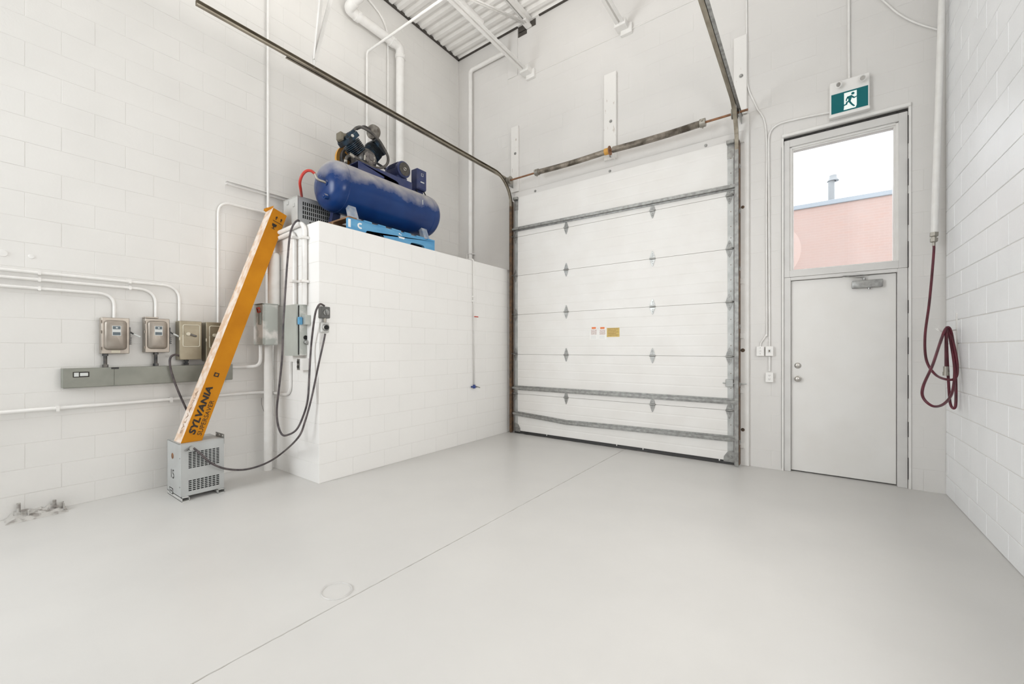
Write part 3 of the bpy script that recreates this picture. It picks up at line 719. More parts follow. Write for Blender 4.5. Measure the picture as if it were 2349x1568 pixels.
a = at('Y', YL-.05, 1955, 643); b = at('Y', YL-.05, 2026, 655); bm = new(); box(bm, a.x, b.x, YL-.05, YL, b.z-.006, a.z-.004, .006, 2); cyl(bm, (a.x+.13, YL-.025, b.z-.006), (a.x+.13, YL-.025, b.z-.022), .01, n=8); obj('door_closer', bm, GALV, lf, 40)
bm = new(); c0 = at('Y', YL-.06, 2008, 643); c1 = at('Y', YL-.16, 1915, 637)
tube(bm, [(c0.x-.08, YL-.03, a.z+.0), (c0.x-.08, YL-.03, a.z+.022)], .01, 8)
A = V3((c0.x-.08, YL-.03, a.z+.022)); B = V3((A.x-.17, YL-.12, A.z+.014)); Cc = V3((A.x+.02, YL-.03, A.z+.02)); 
d1 = (B-A).normalized(); obox(bm, (A+B)/2, d1, V3((0,0,1)).cross(d1), V3((0,0,1)), (B-A).length, .018, .006); d2 = (Cc-B).normalized(); obox(bm, (B+Cc)/2+V3((0,0,.006)), d2, V3((0,0,1)).cross(d2).normalized(), d2.cross(V3((0,0,1)).cross(d2).normalized()), (Cc-B).length, .016, .006)
obj('closer_arm', bm, GALV, lf)
# reveal edge of wall opening (white plaster return) and dark caulk
bm = new(); e = .016
box(bm, FX0-e, FX0+.003, YF-.006, YF+.02, 0, FZ1+e, .002); box(bm, FX1-.003, FX1+e, YF-.012, YF+.02, 0, FZ1+e, .002); box(bm, FX0-e, FX1+e, YF-.022, YF+.03, FZ1-.004, FZ1+.03, .006)
o = obj('trim_4', bm, WHITE, kind='structure'); tag(o, 'thin white raised edge around the entry opening')
bm = new()
for i in range(9):
    z = .05+i*.40+random.uniform(0, .05); box(bm, FX1-.006, FX1-.0028, YF-.0125, YF, z, z+random.uniform(.12, .3))
box(bm, FX0-.0172, FX0-.0155, YF-.0065, YF, .02, FZ1-.1)
obj('caulk_crack', bm, GAP, o, kind='stuff')
# outside
bm = new(); BY = 14.0; ztl = at('Y', BY, 1815, 470).z; ztr = at('Y', BY, 2058, 438).z; zt_ = (ztl+ztr)/2
box(bm, -14, 14, BY, BY+.3, -1, zt_-.12); nb = obj('neighbour_building', bm, BRICK); tag(nb, 'pale red brick building seen through the transom window', 'building')
bm = new(); box(bm, -14, 14, BY-.05, BY+.35, zt_-.12, zt_, .01); obj('coping', bm, COPING, nb)
vp = at('Y', BY+2, 1907, 450); k = (BY+2)/BY
bm = new(); vt = at('Y', BY+2, 1912, 402); sc_ = .01
rv = abs(at('Y', BY+2, 1899, 420).x-at('Y', BY+2, 1915, 420).x)/2
t = thing('roof_vent', (vp.x, BY+2, zt_-.2), 'white capped vent pipe on the roof of the brick building', 'vent')
cyl(bm, (vp.x, BY+2, zt_-1), (vp.x, BY+2, at('Y', BY+2, 1907, 415).z), rv, n=20); VENT = mat('pale_vent_metal', (.27, .28, .285), .5); obj('stack', bm, VENT, t, 40)
zc0 = at('Y', BY+2, 1907, 416).z; zc1 = vt.z; bm = new(); lathe(bm, (vp.x+.04, BY+2, zc0), (0, 0, 1), [(0, rv*.9), (0, rv*1.8), (.06, rv*1.4), (.10, rv*1.15), (zc1-zc0, rv*1.1), (zc1-zc0+.02, 0)], 20); obj('rain_cap', bm, VENT, t, 40)
bm = new(); box(bm, -16, 16, BY+.3, BY+9, zt_-1.1, zt_-1); obj('roof', bm, COPING, nb)
bm = new(); box(bm, -16, 16, YF+.2, BY, -.3, -.06); o = obj('ground', bm, OUTM, kind='structure'); tag(o, 'paved yard outside the door')

# ------------------------------------------------------------------ exit sign
ys0 = YF-.06
a = at('Y', ys0, 1903, 186); b = at('Y', ys0, 1995, 240); ex0, ex1 = a.x, b.x
ezt = at('Y', ys0, 1950, 178).z; ezb = at('Y', ys0, 1950, 256).z; ezm = at('Y', ys0, 1950, 206).z
t = thing('exit_sign', ((ex0+ex1)/2, ys0, ezb), 'green running man exit sign with two emergency lamp heads above the door', 'exit sign')
bm = new(); box(bm, ex0, ex1, ys0, YF, ezb, ezt, .006); obj('housing', bm, PLAST, t)
bm = new(); box(bm, ex0-.003, ex1+.003, ys0-.008, YF, ezb-.018, ezb+.012, .004); obj('bottom_lip', bm, PLAST, t)
sx0, sx1, sz0, sz1 = ex0+.014, ex1-.012, ezb+.018, ezm-.004; ysf = ys0-.003
bm = new(); box(bm, sx0, sx1, ysf, ys0+.001, sz0, sz1); obj('teal_face', bm, TEAL, t)
sw, sh = sx1-sx0, sz1-sz0
bm = new(); dxa, dxb = sx0+sw*.355, sx0+sw*.70
prism(bm, [V3((dxa, ysf, sz0+sh*.22)), V3((dxa, ysf, sz1-sh*.08)), V3((dxb, ysf, sz1-sh*.08)), V3((dxb, ysf, sz0+sh*.18)), V3((dxb-sw*.03, ysf, sz0+sh*.06)), V3((dxa-sw*.01, ysf, sz0+sh*.06))], V3((0, -.0012, 0))); obj('doorway_mark', bm, SIGNW, t)
def sp(a_, b_): return V3((sx0+sw*a_, ysf-.0012, sz0+sh*b_))
bm = new(); hp = sp(.595, .80); rr = sh*.065; vv = [hp+V3((rr*math.cos(2*PI*i/16), 0, rr*math.sin(2*PI*i/16))) for i in range(16)]; prism(bm, vv, V3((0, -.001, 0)))
for poly in ([(.44,.70),(.56,.73),(.585,.68),(.53,.42),(.46,.40),(.475,.55)],
             [(.56,.73),(.60,.66),(.64,.60),(.70,.63),(.70,.58),(.63,.53),(.58,.58)],
             [(.44,.70),(.40,.56),(.405,.48),(.43,.48),(.435,.55),(.48,.64)],
             [(.53,.44),(.58,.30),(.66,.14),(.61,.13),(.54,.26),(.48,.41)],
             [(.46,.42),(.44,.30),(.34,.26),(.32,.32),(.40,.35),(.41,.43),(.47,.48)]):
    prism(bm, [sp(*q) for q in poly], V3((0, -.001, 0)))
obj('running_figure', bm, TEAL, t)
for (u, v, dv) in ((1927, 196, (-.55, -.75, -.35)), (1976, 182, (.25, -.8, -.5))):
    p = at('Y', ys0-.01, u, v); d = V3(dv).normalized(); hd = new()
    cyl(hd, (p.x+.01, ys0, p.z+.014), (p.x, ys0-.03, p.z+.006), .014, n=12)
    c = V3((p.x, ys0-.035, p.z)); lathe(hd, c-d*.028, d, [(0, 0), (.004, .014), (.016, .023), (.03, .027), (.055, .028), (.055, .022), (.048, .021), (.046, 0)], 20); ho = obj('lamp_head', hd, PLAST, t, 50)
    bm = new(); lathe(bm, c+d*.016, d, [(0, .019), (.006, .019), (.007, .010), (.003, .0)], 14); obj('lamp_lens', bm, CHROME, ho, 50)
bm = new()

# ------------------------------------------------------------------ wiring on the front wall
def wallpath(pl, c, uv): return [at(pl, c, u, v) for u, v in uv]
yc = YF-.014
def cable(name, pl, c, uv, r, label, cat, m=WPIPE, rad=.06, sm_=False, straps=0):
    pts = wallpath(pl, c, uv); pts = smooth(pts) if sm_ else fillet(pts, rad)
    return pipe(name, pts, r, label, cat, m)
cable('sign_conduit', 'Y', yc, [(1947, -40), (1947, 100), (1948, 180)], .011, 'white conduit dropping straight to the exit sign', 'conduit')
a1 = at('Y', yc, 1903, 257)
cable('wall_conduit', 'Y', yc, [(1903, 258), (1850, 268), (1763, 288), (1764, 500), (1765, 796)], .009, 'white conduit from exit sign bending down to the right switch box', 'conduit', rad=.16)
cable('wall_cable', 'Y', yc, [(1712, -40), (1713, 90), (1714, 190), (1735, 245), (1757, 300), (1758, 500), (1759, 745), (1757, 768), (1746, 785), (1744, 796)], .0075, 'white cable running down the front wall to the left switch box', 'cable', sm_=True)
cable('loose_cable', 'Y', yc, [(1990, -30), (2030, 5), (2062, 32), (2100, 52), (2150, 68)], .008, 'sagging white cable pair at top of wall between sign and corner pipe', 'cable', sm_=True)
def device(name, u, v, w_, h_, label, cat, kind):
    p = at('Y', YF-.04, u, v); t = thing(name, (p.x, YF-.04, p.z-h_/2), label, cat)
    bm = new(); box(bm, p.x-w_/2, p.x+w_/2, YF-.042, YF, p.z-h_/2, p.z+h_/2, .004); obj('back_box', bm, PLAST, t)
    bm = new(); box(bm, p.x-w_/2-.003, p.x+w_/2+.003, YF-.047, YF-.041, p.z-h_/2-.003, p.z+h_/2+.003, .002); obj('cover_plate', bm, PLAST, t)
    if kind == 'switch':
        bm = new(); box(bm, p.x-.005, p.x+.005, YF-.058, YF-.046, p.z-.004, p.z+.014, .002); obj('toggle', bm, PLAST, t)
        bm = new(); 
        for dz in (-.03, .036): cyl(bm, (p.x, YF-.047, p.z+dz), (p.x, YF-.0485, p.z+dz), .004, n=8)
        obj('screw', bm, GALV, t)
    elif kind == 'lamp':
        bm = new(); box(bm, p.x-.013, p.x+.013, YF-.052, YF-.046, p.z-.015, p.z+.02, .002); obj('insert', bm, LABELM, t)
        bm = new(); box(bm, p.x-.005, p.x+.005, YF-.056, YF-.051, p.z-.006, p.z+.012, .001); obj('button', bm, DARK, t)
    else:
        for dz in (-.02, .02):
            bm = new(); cyl(bm, (p.x, YF-.046, p.z+dz), (p.x, YF-.0505, p.z+dz), .0155, n=14); f_ = obj('receptacle_face', bm, PLAST, t, 40)
            bm = new()
            for dx in (-.006, .006): box(bm, p.x+dx-.0013, p.x+dx+.0013, YF-.0512, YF-.05, p.z+dz-.002, p.z+dz+.007)
            cyl(bm, (p.x, YF-.0512, p.z+dz-.007), (p.x, YF-.05, p.z+dz-.007), .0025, n=8); obj('slots', bm, SLOT, f_)
device('light_switch', 1744, 805, .066, .10, 'left white switch box beside the entry door', 'switch', 'switch')
device('push_switch', 1765, 805, .066, .10, 'right white switch box, above the outlet', 'switch', 'lamp')
device('wall_outlet', 1765, 865, .066, .10, 'white duplex outlet below the switch boxes', 'outlet', 'outlet')
cable('short_conduit', 'Y', yc, [(1765, 817), (1765, 851)], .011, 'short white conduit joining switch box and outlet', 'conduit')

# corner air pipe, right
A = at('Y', YF-.14, 2162, -40); Bp = at('Y', YF-.14, 2143, 533)
t = pipe('air_supply_pipe', [A, Bp], .024, 'white vertical air pipe beside the right corner ending in a metal coupling', 'pipe', n=14)
bm = new(); A2 = at('Y', YF-.11, 2158, -40); tube(bm, [A2, at('Y', YF-.11, 2138, 520)], .010, 8); obj('slim_line', bm, WPIPE, t, True)
d = (Bp-A).normalized(); bm = new()
lathe(bm, Bp, d, [(-.004, .018), (0, .030), (.034, .030), (.038, .018), (.05, .018), (.052, .028), (.082, .027), (.09, .012), (.12, .012), (.12, 0)], 6); obj('coupling', bm, BRASS, t)
# maroon air hose
he = Bp+d*.11
XH = XR-.09
def hx(u, v, x): return at('X', x, u, v)
hk = hx(2172, 755, XH)
pts = [he, he+V3((0, 0, -.06)), at('Y', YF-.16, 2137, 640), at('Y', YF-.2, 2131, 700), at('Y', YF-.28, 2122, 770), at('Y', YF-.36, 2125, 825), at('Y', YF-.42, 2145, 858), hx(2172, 870, XR-.10), hx(2192, 866, XR-.05), hx(2196, 840, XR-.03), hx(2190, 800, XR-.035), hx(2180, 765, XR-.05), hx(2171, 752, XR-.07)]
pts += [hx(2160, 775, XR-.12), hx(2140, 835, XR-.22), hx(2118, 885, XR-.30), hx(2118, 912, XR-.30), hx(2140, 931, XR-.25), hx(2165, 926, XR-.17), hx(2184, 900, XR-.09), hx(2190, 850, XR-.05), hx(2182, 790, XR-.05), hx(2172, 750, XR-.075)]
pts += [hx(2172, 800, XR-.08), hx(2176, 880, XR-.07), hx(2180, 925, XR-.055), hx(2189, 936, XR-.04), hx(2193, 915, XR-.03), hx(2191, 830, XR-.03), hx(2186, 780, XR-.035), hx(2178, 752, XR-.06), hx(2168, 756, XR-.09), hx(2156, 788, XR-.13)]
bm = new(); tube(bm, smooth(pts, 8), .0095, 10); ho = obj('air_hose', bm, MAROON, None, True); tag(ho, 'maroon rubber air hose coiled over a hook on the right wall', 'hose')
bm = new(); q = hx(2170, 840, XR-.10); q1 = hx(2170, 765, XR-.085); cyl(bm, q1, q, .009, n=10); obj('hose_tail', bm, MAROON, ho, 40)
bm = new(); cyl(bm, q, q+V3((0, 0, -.055)), .016, n=10); cyl(bm, q+V3((0, 0, -.045)), q+V3((0, 0, -.075)), .020, n=10); obj('hose_fitting', bm, BRASS, ho, 40, 'tarnished metal hose end')
# hook
c = hx(2194, 740, XR-.006); t = thing('hose_hook', (XR, c.y, c.z), 'white painted strap hook on the right wall holding the hose', 'hook')
bm = new(); zt1 = hx(2195, 718, XR).z; zb1 = hx(2195, 850, XR).z; box(bm, XR-.008, XR, c.y-.012, c.y+.012, zb1, zt1, .002); obj('strap', bm, WHITE, t)
for s in (-1, 1):
    bm = new(); zz = hx(2175, 758, XR-.05).z; tube(bm, fillet([(XR-.005, c.y, zz+.005), (XR-.10, c.y+s*.02, zz-.010), (XR-.125, c.y+s*.03, zz+.022)], .02), .006, 8); obj('prong', bm, WHITE, t, True)

# ------------------------------------------------------------------ left wall: safety switches
XSW = XL+.13
def switch_box(u0, u1, v0, v1, dep):
    a = at('X', XL+dep, u0, v0); b = at('X', XL+dep, u1, v1); zt_s = at('X', XL+dep, u0, v0).z; zb_s = at('X', XL+dep, u0, v1).z
    return a.y, b.y, zb_s, zt_s
def rounded_cover(bm, y0, y1, z0, z1, x0, d, r=.03):
    prev = None
    for k, (dx, ins) in enumerate([(0, 0), (d*.45, .004), (d*.8, .014), (d, .032)]):
        pts = []
        for cy, cz, a0 in ((y1-r, z1-r, 0), (y0+r, z1-r, PI/2), (y0+r, z0+r, PI), (y1-r, z0+r, 1.5*PI)):
            for j in range(5):
                a = a0+PI/2*j/4; rr = max(.006, r-ins*.5); yy = cy+math.cos(a)*rr; zz = cz+math.sin(a)*rr
                yy -= math.copysign(ins*.5, cy-(y0+y1)/2); zz -= math.copysign(ins*.5, cz-(z0+z1)/2)
                pts.append(bm.verts.new((x0+dx, yy, zz)))
        if prev: bridge(bm, prev, pts)
        prev = pts
    bm.faces.new(prev)
def safety_round(u0, u1, v0, v1, label, extra):
    y0, y1, z0, z1 = switch_box(u0, u1, v0, v1, .10); t = thing('safety_switch', (XL+.05, (y0+y1)/2, z0), label, 'electrical switch', 'domed safety switches')
    bm = new(); box(bm, XL+.004, XL+.10, y0, y1, z0, z1, .004); obj('enclosure', bm, SW1, t)
    w_ = y1-y0; h_ = z1-z0
    bm = new(); rounded_cover(bm, y0+w_*.07, y1-w_*.09, z0+h_*.10, z1-h_*.07, XL+.10, .035); obj('domed_cover', bm, SW1, t, 50)
    xc = XL+.137; yc_ = (y0+y1)/2+w_*.0; zc_ = z0+h_*.64
    bm = new(); box(bm, xc-.003, xc, yc_-.03, yc_+.028, zc_-.045, zc_+.042); pl = obj('rating_plate', bm, LABELM, t)
    for za, zb_ in ((.012, .038), (-.040, -.014)): bm = new(); box(bm, xc, xc+.0012, yc_-.026, yc_+.024, zc_+za, zc_+zb_); obj('plate_print', bm, LBLUE, pl)
    bm = new(); box(bm, xc, xc+.0016, yc_-.006, yc_+.006, zc_+.019, zc_+.031); obj('plate_logo', bm, LABELM, pl)
    # lever on the right side
    bm = new(); zh = z0+h_*.56; tube(bm, smooth([(XL+.07, y1, zh+.03), (XL+.08, y1+.012, zh+.015), (XL+.085, y1+.028, zh+.002), (XL+.09, y1+.045, zh-.002)], 4), .007, 8); lv = obj('lever', bm, BLACKG, t, True)
    bm = new(); obox(bm, V3((XL+.095, y1+.052, zh-.013)), V3((1, 0, 0)), V3((0, .86, -.5)), V3((0, .5, .86)), .022, .055, .016, .004); obj('lever_grip', bm, LABELM, lv)
    bm = new(); box(bm, XL+.03, XL+.09, y1, y1+.010, z0+h_*.25, z0+h_*.75, .002)
    for i in range(4): box(bm, XL+.04, XL+.095, y1+.008, y1+.018, z0+h_*(.26+i*.055), z0+h_*(.29+i*.055))
    obj('interlock', bm, BLACKG, t)
    # hinges at left
    bm = new()
    for f_ in (.15, .6, .88): cyl(bm, (XL+.10, y0-.004, z0+h_*f_-.012), (XL+.10, y0-.004, z0+h_*f_+.012), .006, n=8)
    obj('hinge', bm, SW1, t)
    if extra == 'tag':
        bm = new(); box(bm, XL+.100, XL+.1025, y0+w_*.34, y0+w_*.66, z0+.008, z0+.03); obj('paper_tag', bm, mat('yellowed_paper', (.66, .62, .50), .7), t)
    if extra == 'cap':
        bm = new(); box(bm, XL+.01, XL+.115, y0-.002, y0+w_*.52, z1, z1+.012, .002); obj('top_cap', bm, SW1, t)
    return y0, y1, z0, z1
s1_ = safety_round(233, 297, 727, 811, 'leftmost domed safety switch, with a yellowed paper tag', 'tag')
s2_ = safety_round(333, 389, 729, 808, 'second domed safety switch from the left, with a raised top cap', 'cap')
def safety_flat(u0, u1, v0, v1, label):
    y0, y1, z0, z1 = switch_box(u0, u1, v0, v1, .13); t = thing('safety_switch', (XL+.06, (y0+y1)/2, z0), label, 'electrical switch', 'flat safety switches')
    w_ = y1-y0; h_ = z1-z0
    bm = new(); box(bm, XL+.004, XL+.13, y0, y1, z0, z1, .005); obj('enclosure', bm, SW2, t)
    bm = new(); pts = fillet([(XL+.132, y0+w_*.15, z1-h_*.36), (XL+.132, y0+w_*.15, z1-h_*.10), (XL+.132, y1-w_*.10, z1-h_*.10), (XL+.132, y1-w_*.10, z1-h_*.66), (XL+.132, y0+w_*.15, z1-h_*.66), (XL+.132, y0+w_*.15, z1-h_*.36)], .016, 4); tube(bm, pts, .0045, 6); obj('raised_rim', bm, SW2L, t, True)
    bm = new(); box(bm, XL+.13, XL+.134, y0+w_*.22, y1-w_*.2, z1-h_*.40, z1-h_*.26); obj('operator_plate', bm, SW2, t)
    ph = V3((XL+.134, y0+w_*.36, z1-h_*.335)); bm = new(); cyl(bm, ph, ph+V3((.022, 0, 0)), .016, n=16); kb = obj('rotary_knob', bm, SW2L, t, 40)
    bm = new(); obox(bm, ph+V3((.016, .038, -.012)), V3((1,0,0)), V3((0, .94, -.33)), V3((0, .33, .94)), .012, .062, .018, .004); obj('knob_pointer', bm, BLACKG, kb)
    bm = new(); box(bm, XL+.125, XL+.134, y0-.004, y0+.006, z1-h_*.5, z1-h_*.42, .002); obj('latch', bm, SW2L, t)
    return y0, y1, z0, z1
s3_ = safety_flat(412, 463, 735, 825, 'olive rotary safety switch with a black cable leaving its lower left corner')
s4_ = safety_flat(473, 523, 738, 828, 'olive rotary safety switch half hidden behind the orange carton')
# nipples from switches to the trough
TZ1 = at('X', XL+.1, 145, 846).z; TZ0 = at('X', XL+.1, 145, 891).z; ty0 = at('X', XL+.1, 145, 860).y; ty1 = at('X', XL+.1, 533, 850).y
for (y, z0_, lbl) in ((at('X', XL+.06, 242, 820).y, s1_[2], 'the leftmost safety switch'), (at('X', XL+.06, 358, 820).y, s2_[2], 'the second safety switch'), (at('X', XL+.06, 428, 825).y, s3_[2], 'the olive rotary switch'), (at('X', XL+.06, 492, 830).y, s4_[2], 'the half hidden rotary switch')):
    bm = new(); z1_ = z0_; cyl(bm, (XL+.05, y, TZ1), (XL+.05, y, z1_), .013, n=12); cyl(bm, (XL+.05, y, TZ1), (XL+.05, y, TZ1+.028), .021, n=6); cyl(bm, (XL+.05, y, z1_-.02), (XL+.05, y, z1_), .020, n=6)
    o = obj('conduit_nipple', bm, BLACKG, None, 40); tag(o, 'short grimy conduit nipple under '+lbl, 'conduit')
t = thing('wireway', (XL+.05, (ty0+ty1)/2, TZ0), 'long grey-green metal wireway trough under the switches', 'wireway')
bm = new(); box(bm, XL+.002, XL+.10, ty0, ty1, TZ0, TZ1, .003); obj('trough', bm, TROUGH, t)
ym = at('X', XL+.1, 262, 850).y
bm = new(); box(bm, XL+.002, XL+.103, ty0-.003, ym-.001, TZ0+.004, TZ1+.003, .002); obj('cover', bm, TROUGH, t)
bm = new(); box(bm, XL+.002, XL+.103, ym+.001, ty1+.003, TZ0+.004, TZ1+.003, .002); obj('cover', bm, TROUGH, t)
bm = new(); box(bm, XL+.1025, XL+.106, ym-.02, ym+.03, TZ1-.012, TZ1+.004, .001); obj('scuffed_clip', bm, BLACK, t)
a = at('X', XL+.104, 167, 853); b = at('X', XL+.104, 205, 864)
bm = new(); box(bm, XL+.1025, XL+.1042, a.y, b.y, b.z, a.z, 0); lb = obj('label_plate', bm, INK, t)
w_ = b.y-a.y; h_ = a.z-b.z
bm = new(); box(bm, XL+.104, XL+.1048, a.y+w_*.07, a.y+w_*.36, b.z+h_*.14, a.z-h_*.14); box(bm, XL+.104, XL+.1048, a.y+w_*.43, a.y+w_*.92, b.z+h_*.2, a.z-h_*.2); obj('label_fields', bm, LABELM, lb)
# conduits from the left to the switches
xcn = XL+.022
def lw(u, v, x=None): return at('X', x or xcn, u, v)
def lcond(uv, r, label, rad=.12, x=None, start=None):
    pts = [lw(u, v, x) for u, v in uv]
    return pipe('wall_conduit', fillet(pts, rad, 8), r, label, 'conduit', group=None)
def lc2(zrun, yend, zend, label, r=.013, y0=-2.0, x=None):
    x = x or XL+.03; o = pipe('wall_conduit', fillet([(x, y0, zrun), (x, yend, zrun), (x, yend, zend)], .13, 8), r, label, 'conduit')
    for yy in (.45, 1.0):
        if yy < yend-.15:
            bm = new(); box(bm, XL, x+r+.002, yy-.008, yy+.008, zrun-r-.003, zrun+r+.003); obj('strap', bm, WPIPE, o)
    return o
yA = lw(262, 700).y; yB = lw(357, 700).y; yC = lw(411, 700).y
lc2(lw(120, 664).z, yA, s1_[3], 'lowest of three white conduits, bending down to the leftmost safety switch')
lc2(lw(150, 647).z, yB, s2_[3], 'middle of three white conduits, bending down to the second safety switch')
lc2(lw(150, 634).z+.008, yC, s3_[3], 'topmost of three white conduits, bending down to the olive rotary switch')
yD_ = lw(500, 600).y; zD = lw(515, 465).z
pipe('wall_conduit', fillet([(XL+.03, yD_, s4_[3]), (XL+.03, yD_, zD), (XL+.03, lw(640, 470).y, zD)], .13, 8), .013, 'white conduit rising from hidden switch and turning right behind carton top', 'conduit')
# lower long conduit
zE = lw(150, 935).z; yE = lw(604, 905).y
o = pipe('wall_conduit', fillet([(XL+.03, -2.0, zE), (XL+.03, YP-.12, zE+.005), (XL+.12, YP-.016, zE+.005), (-4.42, YP-.016, zE+.005), (-4.42, YP-.016, 1.19)], .12, 8), .016, 'long low white conduit below the wireway, turning up to the grey panel', 'conduit')
for yy in (.55, 1.3):
    bm = new(); box(bm, XL, XL+.05, yy-.01, yy+.01, zE-.022, zE+.022); obj('strap', bm, WPIPE, o)
pe = at('X', XL+.04, 535, 842)
# unistrut stub high on the wall
a = lw(518, 418, XL+.02); b = lw(650, 455, XL+.02)
bm = new(); y0 = a.y; y1 = b.y; zz = a.z; sweep(bm, [V3((XL+.02, y0, zz)), V3((XL+.02, y1+.1, zz))], [(-.02, -.02), (.02, -.02), (.02, .02), (.013, .02), (.013, -.013), (-.013, -.013), (-.013, .02), (-.02, .02)], (1, 0, 0))
o = obj('strut_channel', bm, WHITE); tag(o, 'white painted metal strut stub on left wall above the carton', 'bracket')

# corner riser pipes
p = at('X', XL+.06, 615, 200)
pipe('riser_pipe', [(XL+.06, p.y, 2.42), (XL+.06, p.y, HC-.02)], .0135, 'tall white pipe on the left wall rising from corner to ceiling', 'pipe', n=14)
xr, yr = -4.79, YP-.074
pipe('riser_pipe', [(xr, yr, 0), (xr, yr, 1.42)], .042, 'white pipe in corner between floor and the red-handled box', 'pipe', n=18)
bm = new(); lathe(bm, (-4.69, YP-.062, 1.80), (0, 0, 1), [(0, 0), (0, .058), (.54, .058), (.56, .045), (.565, 0)], 22); o = obj('riser_pipe', bm, WPIPE, None, 40); tag(o, 'thick white pipe above the red-handled box, behind the carton', 'pipe')
bm = new(); box(bm, -4.858, -4.853, YP-.010, YP-.001, .02, 1.40); o = obj('trim_5', bm, RUST, kind='structure'); tag(o, 'thin brown gap strip beside the corner pipe')
cF = pipe('wall_conduit', fillet([(XL+.04, ty1, (TZ0+TZ1)/2+.05), (XL+.06, yr-.16, (TZ0+TZ1)/2+.05), (-4.80, yr-.075, (TZ0+TZ1)/2+.06), (-4.80, yr-.075, 1.40)], .09, 8), .017, 'white conduit from wireway end curving up into the red-handled box', 'conduit')

# ------------------------------------------------------------------ red-handled disconnect box in the corner
f0 = at('Y', YP-.21, 584, 745); f1 = at('Y', YP-.21, 606, 745)
bx0, bx1, by0, by1 = f0.x, f1.x, YP-.21, min(YP-.012, at('X', f1.x, 638, 745).y)
bz1 = at('Y', by0, 606, 696).z; bz0 = at('Y', by0, 606, 791).z
t = thing('disconnect_box', ((bx0+bx1)/2, (by0+by1)/2, bz0), 'paint-splashed grey disconnect box with a red handle in the corner', 'electrical box')
if bx0 < XL+.005: bx0 = XL+.005
bm = new(); box(bm, bx0, bx1, by0, by1, bz0, bz1, .004); obj('enclosure', bm, GBOX, t)
bm = new(); box(bm, bx0+.006, bx1-.004, by0-.012, by0-.001, bz0+.006, bz1-.004, .003); obj('box_door', bm, GBOX, t)
bm = new(); box(bm, bx0, bx1+.006, by0-.018, by1, bz1, bz1+.006, .002); obj('drip_lid', bm, GDOOR, t)
hh = at('Y', by0-.03, 592, 710); bm = new(); tube(bm, [hh+V3(q) for q in ((-.03, 0, .02), (.04, -.005, .015), (.055, -.005, -.025), (0, 0, -.03), (-.03, 0, .02))], .008, 8)
obj('handle', bm, REDP, t, True, 'red loop handle')
bm = new(); c = at('Y', by0, 600, 725); box(bm, c.x-.02, c.x+.03, by0-.03, by0-.01, c.z-.09, c.z+.04, .006); obj('handle_base', bm, TROUGH, t)
bm = new(); box(bm, bx1, bx1+.004, by0+.01, by1-.01, bz0+.01, bz1-.01, .001); obj('side_plate', bm, GBOX, t)

# panel with plug receptacles on enclosure side wall
py0 = YP-.085
g0 = at('Y', py0, 653, 750); g1 = at('Y', py0, 684, 750); px0, px1 = g0.x, g1.x
pz1 = at('Y', py0, 684, 698).z; pz0 = at('Y', py0, 684, 815).z
t = thing('panel_box', ((px0+px1)/2, YP-.06, pz0), 'grey-green panel box with bowed door on the enclosure side wall', 'electrical box')
bm = new(); box(bm, px0, px1+.008, py0+.01, YP, pz0, pz1, .003); obj('enclosure', bm, GBOX, t)
bm = new(); n = 10; prev = None
for i in range(n+1):
    z = pz0-.004+(pz1-pz0+.008)*i/n; bow = .022*math.sin(PI*i/n)
    rg = [bm.verts.new(q) for q in ((px0-.004, py0-.002, z), (px0+.05, py0-.012, z), (px1-.004-bow*.2, py0-.012-.004, z), (px1-.004-bow*.2, py0+.006-.0, z), (px0-.004, py0+.008, z))]
    if prev: bridge(bm, prev, rg)
    else: bm.faces.new(rg)
    prev = rg
bm.faces.new(prev[::-1]); obj('bowed_door', bm, GDOOR, t)
bm = new(); box(bm, px1-.003, px1+.003, py0+.002, py0+.012, pz0+.01, pz1-.01); obj('door_gap', bm, SLOT, t)
xs1 = px1+.008
for v_, m_ in ((774, SLOT), (785, GALV)):
    p = at('X', xs1, 701, v_); bm = new(); lathe(bm, (xs1, p.y, p.z), (1, 0, 0), [(0, .022), (.004, .022), (.004, .014), (.002, .013), (.002, 0)] if m_ is SLOT else [(0, .022), (.02, .022), (.03, .016), (.03, 0)], 14); obj('knockout_plug', bm, m_, t, 40)
# junction box with blue tape right of the panel
a = at('X', xs1+.05, 697, 722); b = at('X', xs1+.05, 714, 745)
t2 = thing('junction_box', (xs1+.03, YP-.05, b.z), 'small splashed grey junction box with blue tape, right of the panel box', 'electrical box')
bm = new(); box(bm, xs1+.004, xs1+.075, YP-.055, YP, b.z, a.z, .003); obj('box_body', bm, GBOX, t2)
bm = new(); box(bm, xs1+.001, xs1+.03, YP-.10, YP-.056, b.z+.0, a.z-.02, .008); obj('blue_tape', bm, PBLUE, t2)
# two-gang receptacle under the panel
p = at('Y', YP-.03, 695, 835); t3 = thing('receptacle_box', (p.x, YP-.03, p.z-.06), 'white receptacle box with black sockets hanging below the panel box', 'outlet')
bm = new(); box(bm, p.x-.06, p.x+.06, YP-.07, YP, p.z-.06, p.z+.06, .003); obj('box_body', bm, PLAST, t3)
bm = new(); box(bm, p.x-.035, p.x+.02, YP-.074, YP-.069, p.z-.055, p.z+.055, .001); fc = obj('face_plate', bm, GALV, t3)
for dz in (-.024, .024):
    bm = new(); cyl(bm, (p.x-.01, YP-.074, p.z+dz), (p.x-.01, YP-.080, p.z+dz), .016, n=12); obj('socket', bm, BLACK, fc, 40)
